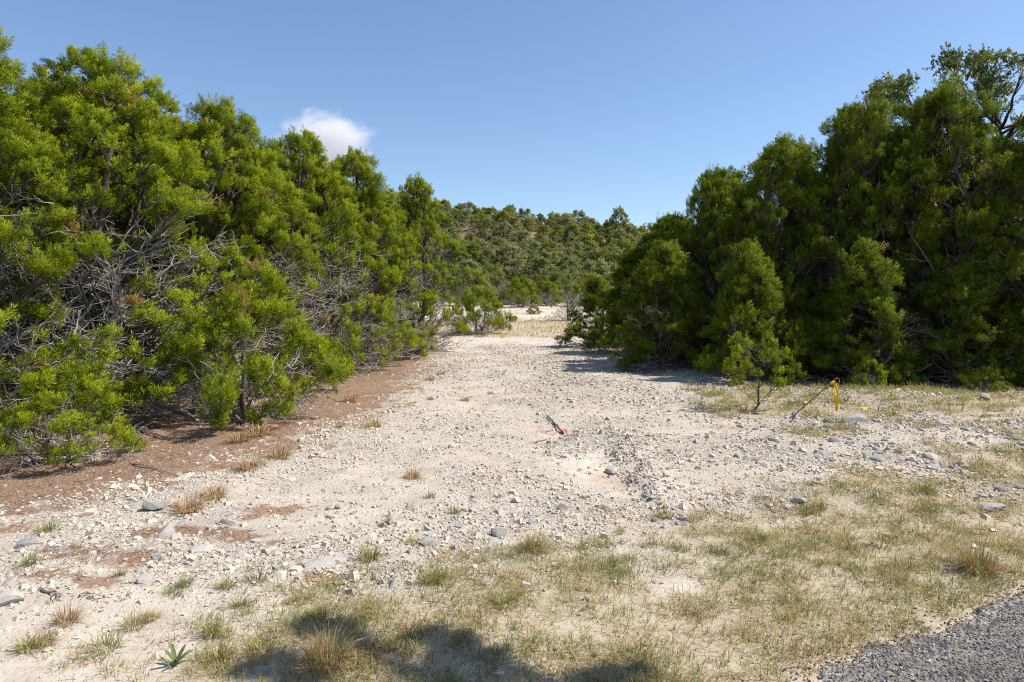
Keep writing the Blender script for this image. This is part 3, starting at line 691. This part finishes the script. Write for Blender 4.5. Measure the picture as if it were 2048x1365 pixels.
        nf = dead * 10; fi = np.repeat(np.arange(dead), 10); fs = r.integers(3, 9, nf)
        f0 = DP[fi, fs]; fd = unit(unit(DP[fi, -1] - DP[fi, 3]) * 1.0 + r.normal(0, .55, (nf, 3)) + np.array([0, 0, .1]))
        fl = r.uniform(.18, .55, nf) * (1 if H > 3 else .5); f2 = f0 + fd * fl[:, None]; f2[:, 2] = np.maximum(f2[:, 2], .03)
        FP = bez(f0, (f0 + f2) * .5 + r.normal(0, .06, (nf, 3)) + np.array([0, 0, -.03]), f2, 6, .03, r)
        parts.append(tubes(FP, np.linspace(1, .45, 6)[None] * r.uniform(.005, .009, (nf, 1)), 3))
        n2 = nf * 2; si = np.repeat(np.arange(nf), 2); s0 = FP[si, r.integers(2, 5, n2)]
        s2 = s0 + unit(fd[si] + r.normal(0, .7, (n2, 3))) * r.uniform(.08, .26, n2)[:, None]; s2[:, 2] = np.maximum(s2[:, 2], .02)
        parts.append(tubes(bez(s0, (s0 + s2) * .5 + r.normal(0, .02, (n2, 3)), s2, 4, .03, r), np.linspace(1, .5, 4)[None] * r.uniform(.0032, .0055, (n2, 1)), 3))
    tv, tf = merge(live); trunk = mesh_np('trunk', tv, tf, M['bark'], None, True)
    branch = None
    if parts:
        bv, bf = merge(parts); branch = mesh_np('branchwork', bv, bf, M[twig])
    return dict(trunk=trunk, branchwork=branch, crown=crown, H=H)
def plant_tree(arch, name, x, y, h, label, cat='tree', group=None, rz=0.0, wide=1.0, mat=None, z=None):
    s = h / arch['H']
    t = obj(name, None, None, (x, y, gz1(x, y) - .03 if z is None else z), rz, (s * wide, s * wide, s))
    t.empty_display_size = .3
    tag(t, label, cat, group)
    for k in ('trunk', 'branchwork', 'crown'):
        if k not in arch or arch[k] is None: continue
        c = obj(k, arch[k], t)
        if k == 'branchwork': c['kind'] = 'stuff'
        if mat and k == 'crown':
            c.material_slots[0].link = 'OBJECT'; c.material_slots[0].material = M[mat]
    return t

FOL = dict(nb=30, bl=.056, bw=.0098, axis=.115, cr=(.08, .21))
FOL2 = dict(nb=25, bl=.06, bw=.0118, axis=.125, cr=(.08, .21))
A1 = tree_meshes(11, nl=114, cpl=6, tpc=17, bottom=.05, dead=105, gap=(.10, .45, .45), lobe=(.36, .62), up=.95, leaders=34, leafy_in=.38, **FOL)
A2 = tree_meshes(12, nl=112, cpl=6, tpc=17, bottom=.10, dead=135, gap=(.14, .56, .55), dtop=.56, lobe=(.36, .60), up=.95, stems=4, leaders=34, leafy_in=.38, **FOL)
B1 = tree_meshes(21, H=5.6, nl=108, cpl=6, tpc=15, bottom=.03, dead=45, lobe=(.36, .64), up=1.25, mat='juniper_shaded', leaders=34, twig='twig_dark', leafy_in=.38, **FOL2)
B2 = tree_meshes(22, H=5.6, nl=104, cpl=6, tpc=15, bottom=.06, dead=65, lobe=(.36, .62), up=1.25, mat='juniper_shaded', leaders=34, twig='twig_dark', leafy_in=.38, **FOL2)
CN = tree_meshes(31, H=3.0, Rr=1.05, nl=46, cpl=7, tpc=11, bottom=.04, shape='cone', dead=14, lobe=(.2, .36), up=1.1, mat='juniper_shaded', sr=.05, stems=1, twig='twig_dark', leafy_in=.38, **FOL2)
SH = tree_meshes(41, H=1.5, Rr=1.25, nl=22, cpl=7, tpc=12, bottom=.08, dead=26, lobe=(.2, .36), up=.95, sr=.05, stems=2, leaders=0, **FOL)
SP = tree_meshes(51, H=1.25, Rr=.46, nl=15, cpl=3, tpc=7, nb=20, bl=.045, bw=.013, bottom=.34, shape='ball', dead=0, lobe=(.1, .2), cr=(.06, .11), up=.9, sr=.026, stems=1, axis=.10, twig='twig_dark', leaders=3)
A3 = A1; AX = {}

# the junipers along one side of the clearing
GL = None
plant_tree(A1, 'juniper_tree', -7.5, 8.9, 5.35, 'yellow-green juniper with spiky leaders rising above the low leafy shrub', rz=.6, wide=1.2)
plant_tree(A2, 'juniper_tree', -6.3, 10.5, 5.3, 'open juniper with a tangle of dead grey limbs above the brown litter', rz=1.9, wide=1.18)
plant_tree(A1, 'juniper_tree', -5.5, 13.0, 5.3, 'bushy juniper between the dead-limbed tree and the clearing', rz=4.1, wide=1.05)
plant_tree(A2, 'juniper_tree', -4.9, 15.8, 5.45, 'bright juniper beneath the small white cloud', rz=3.2, wide=1.0)
plant_tree(A1, 'juniper_tree', -4.3, 18.6, 5.6, 'broad juniper with low limbs shading the end of the litter', rz=.3, wide=.95)
plant_tree(A2, 'juniper_tree', -3.0, 21.6, 5.4, 'juniper at the end of the bright row beside the tan grass', rz=5.2, wide=.78)
for i, (x, y, h, lab) in enumerate([(-6.5, 12.1, 4.95, 'juniper squeezed between the dead-limbed tree and the bushy juniper'), (-5.7, 14.6, 4.95, 'juniper squeezed between the bushy juniper and the one beneath the cloud'), (-5.0, 17.3, 5.0, 'juniper squeezed between the one beneath the cloud and the broad juniper'), (-4.1, 20.2, 4.9, 'juniper squeezed behind the broad juniper near the end of the row')]):
    plant_tree(A1, 'juniper_tree', x, y, h, lab, 'tree', 'junipers squeezed into the bright row', 1.9 * i + 2.2, 1.1)
plant_tree(SH, 'juniper_shrub', -4.85, 7.3, .98, 'low spreading juniper shrub with bare grey twigs over brown litter', 'shrub', rz=.5, wide=1.1)
plant_tree(SH, 'juniper_shrub', -3.75, 9.5, 1.7, 'juniper shrub drooping to the litter under the dead-limbed tree', 'shrub', rz=2.4, wide=1.0)
plant_tree(SH, 'juniper_shrub', -1.55, 33, 2.1, 'small round juniper at the edge of the tan grass', 'shrub', rz=4, wide=1.0)
for i, (x, y, h, a) in enumerate([(-8.4, 12.4, 5.6, A2), (-7.8, 15.6, 5.6, A1), (-7.2, 19.0, 5.5, A2), (-6.0, 23.0, 5.4, A1), (-10.8, 10.5, 5.8, A1), (-11.2, 15, 5.8, A2), (-10.4, 20, 5.6, A1), (-8.6, 25, 5.5, A2)]):
    plant_tree(a, 'juniper_tree', x, y, h, 'juniper in the thicket behind the bright row of junipers', 'tree', 'junipers in the thicket behind the bright row', 1.3 * i + .5)
# the dark side
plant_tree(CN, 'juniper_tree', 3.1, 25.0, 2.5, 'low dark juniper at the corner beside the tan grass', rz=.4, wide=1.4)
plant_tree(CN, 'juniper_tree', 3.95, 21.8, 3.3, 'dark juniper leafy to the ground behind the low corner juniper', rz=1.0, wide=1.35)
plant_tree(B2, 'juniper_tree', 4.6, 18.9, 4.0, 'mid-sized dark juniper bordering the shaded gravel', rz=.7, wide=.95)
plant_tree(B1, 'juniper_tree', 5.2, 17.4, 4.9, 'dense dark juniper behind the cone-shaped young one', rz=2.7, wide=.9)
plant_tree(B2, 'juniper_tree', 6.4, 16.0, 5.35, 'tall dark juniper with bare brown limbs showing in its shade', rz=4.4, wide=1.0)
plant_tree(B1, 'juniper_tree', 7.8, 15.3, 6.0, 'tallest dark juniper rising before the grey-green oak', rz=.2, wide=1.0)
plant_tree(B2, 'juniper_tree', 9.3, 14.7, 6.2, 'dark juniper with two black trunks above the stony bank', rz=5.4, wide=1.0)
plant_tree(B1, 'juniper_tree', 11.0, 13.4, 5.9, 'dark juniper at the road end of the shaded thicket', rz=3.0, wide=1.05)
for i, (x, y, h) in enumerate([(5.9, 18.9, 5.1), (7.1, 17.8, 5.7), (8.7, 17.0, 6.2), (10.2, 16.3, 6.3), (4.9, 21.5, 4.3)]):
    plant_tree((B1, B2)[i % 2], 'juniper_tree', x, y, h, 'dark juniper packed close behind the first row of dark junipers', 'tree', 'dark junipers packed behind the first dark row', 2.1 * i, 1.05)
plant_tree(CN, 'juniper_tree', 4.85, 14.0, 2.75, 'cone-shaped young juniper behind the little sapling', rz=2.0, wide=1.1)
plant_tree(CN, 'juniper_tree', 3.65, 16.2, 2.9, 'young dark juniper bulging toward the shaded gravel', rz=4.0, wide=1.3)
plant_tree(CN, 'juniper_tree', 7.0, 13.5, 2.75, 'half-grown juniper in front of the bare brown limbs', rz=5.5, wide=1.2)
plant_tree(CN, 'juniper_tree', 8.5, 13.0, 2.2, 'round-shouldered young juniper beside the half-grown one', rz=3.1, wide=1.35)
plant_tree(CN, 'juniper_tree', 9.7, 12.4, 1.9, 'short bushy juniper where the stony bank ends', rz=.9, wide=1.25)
plant_tree(SP, 'juniper_sapling', *px(1516, 826)[:2], 1.12, 'slender juniper sapling with forked dark stem beside the rusty rod', 'tree', rz=.3)
plant_tree(SH, 'juniper_shrub', *px(1735, 786)[:2], .55, 'low juniper shrub in shade behind the yellow ribbon', 'shrub', rz=1.0, wide=.8)
plant_tree(SH, 'juniper_shrub', *px(1975, 800)[:2], .42, 'low juniper shrub behind the blocky pale rock', 'shrub', rz=2.0, wide=1.0)
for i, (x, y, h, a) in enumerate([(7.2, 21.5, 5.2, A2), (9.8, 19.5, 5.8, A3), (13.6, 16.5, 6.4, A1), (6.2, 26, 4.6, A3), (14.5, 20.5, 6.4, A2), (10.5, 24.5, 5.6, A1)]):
    plant_tree(a, 'juniper_tree', x, y, h, 'juniper in the thicket behind the dark row of junipers', 'tree', 'junipers in the thicket behind the dark row', 1.1 * i, mat='juniper_shaded')
OA = tree_meshes(61, H=8.0, Rr=3.3, nl=110, cpl=8, tpc=10, nb=14, bl=.075, bw=.05, bottom=.3, shape='ball', dead=14, mat='oak', lobe=(.5, .85), cr=(.2, .34), up=.3, stems=2, sr=.15, leaders=0, axis=.22, twig='twig_dark', tmean=.55)
plant_tree(OA, 'oak_tree', 11.9, 17.6, 7.7, 'tall grey-green oak standing above the dark junipers', rz=.5)
# oak across the road, out of the frame: its limbs shade the verge
sx, sy, sz_ = SD; lob = []
for (qx, qy, h, rr) in [(625, 1262, 7.2, .07), (665, 1258, 7.4, .06), (690, 1285, 7.0, .05), (850, 1285, 6.9, .08), (905, 1295, 6.6, .08), (950, 1320, 6.4, .10), (890, 1340, 6.8, .10), (1235, 1350, 6.2, .10), (1190, 1368, 6.2, .08), (545, 1330, 7.2, .08), (500, 1352, 7.3, .07), (960, 1375, 6.6, .12), (580, 1375, 7.0, .1), (860, 1400, 6.9, .12), (1020, 1450, 6.4, .2), (620, 1480, 7.1, .2), (1240, 1440, 6.0, .15), (700, 1640, 6.8, .35), (1100, 1740, 6.0, .35), (900, 1640, 6.3, .35), (500, 1620, 7.3, .35)]:
    p = px(qx, qy); lob.append((p[0] + h * sx / sz_, p[1] + h * sy / sz_, h, rr))
ob = np.array([7.6, -.6]); lob = [(l[0] - ob[0], l[1] - ob[1], l[2], l[3]) for l in lob]
for i in range(12):
    a = i * 2.4; lob.append((1.8 * math.cos(a) + .8, 1.2 * math.sin(a) - 1.6, 4.6 + 1.7 * (i / 12), .7))
OB = tree_meshes(62, H=7.6, Rr=1.2, lobes=lob, cpl=5, tpc=9, nb=14, bl=.06, bw=.04, shape='ball', dead=0, mat='oak', cr=(.03, .06), up=.3, stems=2, sr=.16, leaders=0, axis=.07, twig='twig_dark')
plant_tree(OB, 'oak_tree', ob[0], ob[1], 7.6, 'oak across the road whose limbs shade the grassy verge')

# far wood on the hill
FO = [tree_meshes(70 + i, H=5.0, Rr=2.5, nl=30, cpl=5, tpc=8, nb=16, bl=.17, bw=.08, bottom=.12, shape='dome', dead=14, mat='far_oak', lobe=(.5, .95), cr=(.3, .5), up=.4, stems=2, leaders=0, axis=.35) for i in range(2)]
FJ = [tree_meshes(75 + i, H=5.0, Rr=1.9, nl=32, cpl=5, tpc=8, nb=16, bl=.17, bw=.06, bottom=.08, shape='dome', dead=14, mat='far_juniper', lobe=(.4, .8), cr=(.25, .42), up=.8, stems=2, leaders=3, axis=.35) for i in range(2)]
FB = tree_meshes(79, H=5.0, Rr=2.0, nl=12, cpl=3, tpc=4, nb=10, bl=.2, bw=.06, bottom=.2, shape='dome', dead=70, mat='far_oak', lobe=(.4, .8), cr=(.2, .35), stems=3, leaders=0, axis=.3)
r = rng(500); pts = []
row = 0; yy = 66.0
while yy < 140:
    x0, x1 = -.14 * yy - 7, .30 * yy + 7
    st = 3.25 + .012 * (yy - 66)
    for xx in np.arange(x0 + (row % 2) * st * .5, x1, st):
        pts.append((xx + r.normal(0, .7), yy + r.normal(0, .8)))
    yy += 3.9 + .02 * (yy - 66); row += 1
LF = {'o': 'grey-green oak %s the far wooded hill', 'j': 'dark green juniper %s the far wooded hill', 'b': 'half-bare grey tree %s the far wooded hill'}
ZN = [(80, 'at the foot of'), (104, 'on the lower slope of'), (122, 'on the upper slope of'), (999, 'along the ridge of')]
for i, (x, y) in enumerate(pts):
    zn = next(z for lim, z in ZN if y < lim)
    q = r.uniform(); kind = 'o' if q < .52 else ('j' if q < .93 else 'b')
    a = FO[i % 2] if kind == 'o' else (FJ[i % 2] if kind == 'j' else FB)
    plant_tree(a, {'o': 'oak_tree', 'j': 'juniper_tree', 'b': 'bare_tree'}[kind], x, y, 2.1 + 1.8 * r.uniform() ** 1.3, LF[kind] % zn, 'tree', {'o': 'oaks ', 'j': 'junipers ', 'b': 'half-bare trees '}[kind] + zn + ' the far hill', r.uniform(0, 6.28), r.uniform(1.2, 1.75))
plant_tree(FO[1], 'oak_tree', px(1238, 0, 118)[0], 118, 5.6, 'taller oak standing clear on the skyline of the far hill', rz=1.0, wide=.75)
# shrubs on the pale bank before the wood
plant_tree(FB, 'bare_tree', px(1140, 0, 44)[0], 44, 3.3, 'half-bare grey shrub tree at the end of the tan grass', rz=.7, wide=1.0)
bush_spots = [(1040, 56, 2.3, 1.0, 'yellow-green bush on the pale bank before the far wood'), (1092, 58, 2.0, 1.0, 'yellow-green low bush near the half-bare shrub tree'), (938, 58, 3.0, .9, 'dark bush closing the pale bank by the bright junipers'), (985, 63, 3.2, 1.0, 'rounded bush at the foot of the far wood'), (978, 52, .9, 1.1, 'small tufted bush on the pale bank'), (1068, 49, .6, 1.2, 'tiny bush at the back of the tan grass'), (1120, 63, 2.6, 1.0, 'wide bush behind the half-bare shrub tree'), (1015, 60, 1.3, 1.1, 'knee-high bush beside the yellow-green bush'), (1180, 58, 2.6, 1.0, 'bush hidden partly by the slim dark juniper'), (1062, 61, 1.6, 1.2, 'grey-green bush between the two yellow-green bushes')]
for i, (qx, D, h, w, lab) in enumerate(bush_spots):
    plant_tree(SH, 'juniper_bush', px(qx, 0, D)[0], D, h, lab, 'bush', None, i * 1.1, w, mat='juniper' if 'yellow' in lab else 'far_juniper')

# ------------------------------------------------------------------ needle litter, sticks
x, y = scatter(20000, 4.2, 16, .9, lambda x, y: f_litter(x, y) * (x < 0) * .6 + .012, 601)
k = road_s(x, y) < -.3; x, y = x[k], y[k]
r = rng(602); N = len(x); a = r.uniform(0, 6.28, N); L = r.uniform(.02, .09, N)
p0 = np.stack([x, y, Hgt(x, y) + .004], 1); p2 = p0 + np.stack([np.cos(a) * L, np.sin(a) * L, r.uniform(0, .25, N) * L], 1)
pl = bez(p0, (p0 + p2) * .5 + np.array([0, 0, .004]), p2, 3, .05, r)
V, Fc = tubes(pl, np.full((N, 3), .0021), 3)
tag(obj('needle_litter', mesh_np('needle_litter', V, Fc, M['needle'])), 'reddish brown fallen needles and twigs under the junipers', 'litter', None, 'stuff')
def stick(pts, rad, label, forks=0, seed=0):
    r = rng(700 + seed); P = np.array(pts, float)
    t = np.linspace(0, 1, 9); Q = np.stack([np.interp(t, np.linspace(0, 1, len(P)), P[:, k]) for k in range(2)], 1) + r.normal(0, .008, (9, 2))
    z = Hgt(Q[:, 0], Q[:, 1]) + rad + .006
    ln = np.concatenate([Q, z[:, None]], 1)[None]
    parts = [tubes(ln, np.linspace(1, .35, 9)[None] * rad, 5)]
    if forks:
        f0 = ln[0][r.integers(2, 8, forks)]; d = unit((ln[0, -1] - ln[0, 0])[None] + r.normal(0, .35, (forks, 3)) * np.linalg.norm(ln[0, -1] - ln[0, 0]))
        f2 = f0 + d * r.uniform(.08, .22, forks)[:, None]; f2[:, 2] = Hgt(f2[:, 0], f2[:, 1]) + r.uniform(.005, .05, forks)
        pf = bez(f0, (f0 + f2) * .5, f2, 4, .05, r); parts2 = tubes(pf, np.linspace(1, .4, 4)[None] * np.full((forks, 1), rad * .55), 5)
        parts.append(parts2)
    V, Fc = merge(parts)
    tag(obj('fallen_stick', mesh_np('fallen_stick', V, Fc, M['twig_dark'])), label, 'stick')
stick([px(262, 928)[:2], px(300, 938)[:2], px(345, 948)[:2]], .009, 'dark bent stick lying on the needle litter by the shrub', 2, 1)
stick([px(85, 1190)[:2], px(110, 1200)[:2], px(128, 1208)[:2]], .008, 'short forked stick lying on pale sand', 3, 2)
stick([px(158, 1208)[:2], px(172, 1200)[:2], px(185, 1212)[:2]], .006, 'curled twig on pale sand near the forked stick', 2, 3)
stick([px(1072, 878)[:2], px(1095, 872)[:2], px(1102, 869)[:2]], .008, 'pale brown twig lying below the pink tape', 0, 4)
stick([px(250, 860)[:2], px(330, 880)[:2], px(345, 872)[:2]], .016, 'grey fallen limb resting before the dead-limbed juniper', 5, 5)

# ------------------------------------------------------------------ survey rod, stake, tape scraps
def ribbon(P, w, side, name, mat, parent, th=.0015):
    """thin folded strip along P with width vector side"""
    P = np.array(P, float); n = len(P); side = np.array(side, float); side = side if side.ndim == 2 else np.repeat(side[None], n, 0)
    side = unit(side) * w * .5; nrm = np.array([0, th, 0])
    V = np.concatenate([P - side - nrm, P + side - nrm, P + side + nrm, P - side + nrm])
    q = []
    for i in range(n - 1):
        for a, b_ in ((0, 1), (1, 2), (2, 3), (3, 0)): q.append([a * n + i, b_ * n + i, b_ * n + i + 1, a * n + i + 1])
    return obj(name, mesh_np(name, V, np.array(q), M[mat]), parent)
bp = px(1576, 856); D = bp[1]; base = np.array([bp[0], D, gz1(bp[0], D)])
def rel(x, y, dd=0.0):   # a point on the rod's own upright plane, from its base
    return np.array([(x - 1576) / F * D, dd, (856 - y) / F * D])
rod = obj('survey_rod', None, None, base); rod.empty_display_size = .2
tag(rod, 'leaning rusty steel rod tied with yellow ribbon in bank grass', 'survey marker')
line = np.array([rel(1570, 862) * 1.0, rel(1592, 838), rel(1618, 815), rel(1645, 792), rel(1662, 778), rel(1672, 768)])
line[0, 2] -= .08
V, Fc = tubes(line[None], np.full((1, 6), .0085), 8)
sh = obj('shaft', mesh_np('shaft', V, Fc, M['rust'], None, True), rod)
tp = line[-1]
hook = np.array([tp, tp + [.02, 0, .012], tp + [.038, 0, .004], tp + [.045, 0, -.025], tp + [.043, 0, -.06]])
ribbon(hook, .022, [.2, 1, 0], 'ribbon_end', 'paleyellow', rod)
kn = line[-2] + np.array([.01, -.012, .012])
kv, kf = tubes(np.array([[kn + [-.03, 0, -.02], kn + [-.012, 0, -.008], kn + [.012, 0, .008], kn + [.03, 0, .02]]]), np.array([[.010, .019, .019, .011]]), 7)
obj('ribbon_knot', mesh_np('ribbon_knot', kv, kf, M['yellow'], None, True), rod)
h0 = kn + np.array([.025, -.01, 0]); hang = np.array([h0 + [0.004 * math.sin(i * 1.3) + .004 * i, .01 * math.sin(i), -.047 * i] for i in range(9)])
ribbon(hang, .034, np.array([[1, .5 * math.sin(i * .8), 0] for i in range(9)]), 'ribbon', 'yellow', rod)
hang2 = np.array([h0 + [.012 + .006 * math.sin(i * 1.1) + .006 * i, -.02, -.047 * i] for i in range(8)])
ribbon(hang2, .022, np.array([[.8, .9 * math.cos(i * .9), 0] for i in range(8)]), 'ribbon', 'yellow', rod)
w0 = line[-2] + np.array([-.035, -.014, -.015]); ribbon(np.array([w0, w0 + [-.02, 0, -.012], w0 + [-.03, 0, -.028], w0 + [-.012, 0, -.045], w0 + [-.008, 0, -.075]]), .026, [.3, 1, .2], 'ribbon_tail', 'paleyellow', rod)

p1, p2 = px(1092, 834)[:2], px(1127, 862)[:2]
st = obj('wooden_stake', None, None, (p1[0], p1[1], gz1(*p1))); st.empty_display_size = .2
tag(st, 'fallen dark wooden stake with pink ribbon lying on gravel', 'survey marker')
d = np.array([p2[0] - p1[0], p2[1] - p1[1], gz1(*p2) - gz1(*p1)]); dh = unit(d); sd = unit(np.array([[-dh[1], dh[0], 0]]))[0]
w, t_ = .010, .008
sec = [(0.0, .15), (.12, .8), (.3, 1), (1.0, 1)]
V = []
for f, k_ in sec:
    c = d * f + np.array([0, 0, .016 + .012 * (1 - f)])
    for a, b_ in ((-1, -1), (1, -1), (1, 1), (-1, 1)): V.append(c + sd * a * w * k_ + np.array([0, 0, 1]) * b_ * t_ * k_)
q = [[i * 4 + j, i * 4 + (j + 1) % 4, i * 4 + 4 + (j + 1) % 4, i * 4 + 4 + j] for i in range(3) for j in range(4)] + [[3, 2, 1, 0], [12, 13, 14, 15]]
obj('shaft', mesh_np('shaft', np.array(V), np.array(q), M['wood']), st)
e = d * .93 + np.array([0, 0, .02])
V, Fc = tubes(np.array([[e - dh * .05, e - dh * .02, e + dh * .02, e + dh * .05]]), np.array([[.015, .021, .019, .014]]), 8)
obj('ribbon_knot', mesh_np('ribbon_knot', V, Fc, M['pink'], None, True), st)
ribbon(np.array([e + [.0, -.02, .03], e + [.03, -.06, .04], e + [.05, -.12, .02], e + [.04, -.18, .005]]), .022, [1, 0, .4], 'ribbon_tail', 'pink', st)
pr = [np.array([*px(a, b_)[:2], 0]) - np.array([p1[0], p1[1], 0]) for a, b_ in ((1112, 862), (1100, 860), (1090, 859), (1082, 857), (1074, 858))]
for i, v in enumerate(pr): v[2] = gz1(v[0] + p1[0], v[1] + p1[1]) - gz1(*p1) + .018 + .022 * (i % 2)
ribbon(np.array(pr), .035, [0, 1, .5], 'ribbon', 'palepink', st)
def scrap(x, y, mat, label, s=.05, lift=0.012):
    p = px(x, y); g = gz1(p[0], p[1]); P = np.array([[-s, 0, lift], [-.4 * s, .2 * s, lift + .35 * s], [.3 * s, -.1 * s, lift + .1 * s], [s, .15 * s, lift + .3 * s]])
    o = ribbon(P, s * .7, [[.2, 1, .4], [.1, 1, .1], [0, 1, .6], [.2, 1, .2]], 'tape_scrap', mat, None); o.location = (p[0], p[1], g); tag(o, label, 'tape')
scrap(1248, 1080, 'pink', 'crumpled pink tape scrap lying in the verge grass', .024)
scrap(1727, 852, 'yellow', 'yellow tape scrap lying on the large pale boulder', .07, .09)

# broad-leaved weed rosette in the foreground
wp = px(352, 1338); wd = obj('weed_plant', None, None, (wp[0], wp[1], gz1(wp[0], wp[1]))); wd.empty_display_size = .1
tag(wd, 'broad-leaved green weed rosette in pale foreground sand', 'weed')
r = rng(800)
for i in range(9):
    a = i * 2.4 + .4; L = r.uniform(.06, .115); lf = r.uniform(.2, .9)
    t = np.linspace(0, 1, 6); ang = lf + t * .5
    cx = np.cumsum(np.concatenate([[0], np.sin(ang[:-1]) * L / 5])); cz = np.cumsum(np.concatenate([[0], np.cos(ang[:-1]) * L / 5]))
    wv = .010 * np.sin(np.pi * (t * .82 + .1)) ** .8
    P = np.stack([cx * math.cos(a), cx * math.sin(a), cz], 1); s_ = np.array([-math.sin(a), math.cos(a), 0])
    V = np.concatenate([P - s_ * wv[:, None] + [0, 0, .004], P, P + s_ * wv[:, None] + [0, 0, .004]])
    q = [[c * 6 + j, (c + 1) * 6 + j, (c + 1) * 6 + j + 1, c * 6 + j + 1] for c in range(2) for j in range(5)]
    obj('leaf', mesh_np('leaf', V, np.array(q), M['weed'], None, True), wd)

# ------------------------------------------------------------------ cloud
def cloud_mat():
    m, nt, out = newmat('cloud_vapour'); b = NB(nt)
    tc = b.n('ShaderNodeTexCoord').outputs['Object']
    ln = b.n('ShaderNodeVectorMath', operation='LENGTH'); b.l(tc, ln.inputs[0])
    f = b.noise(2.6, 9, .62, tc)
    e = b.math('ADD', b.math('SUBTRACT', .78, ln.outputs['Value']), b.math('MULTIPLY', b.math('SUBTRACT', f, .5), 1.3))
    dn = b.math('MULTIPLY', b.math('MULTIPLY', e, 3.5, True), .042)
    v = b.n('ShaderNodeVolumePrincipled'); v.inputs['Color'].default_value = (.99, .99, 1, 1); v.inputs['Anisotropy'].default_value = .2
    b.l(dn, v.inputs['Density']); b.l(v.outputs[0], out.inputs['Volume']); return m
bm = bmesh.new(); bmesh.ops.create_icosphere(bm, subdivisions=3, radius=1.0)
cm = bpy.data.meshes.new('cloud'); bm.to_mesh(cm); bm.free(); cm.materials.append(cloud_mat())
cp = px(650, 285, 900)
cl = obj('cloud', cm, None, cp, 0, (80, 46, 54)); tag(cl, 'small white puffy cloud in the clear blue sky', 'cloud', None, 'stuff')
scene.cycles.volume_step_rate = 2.0; scene.cycles.volume_max_steps = 64
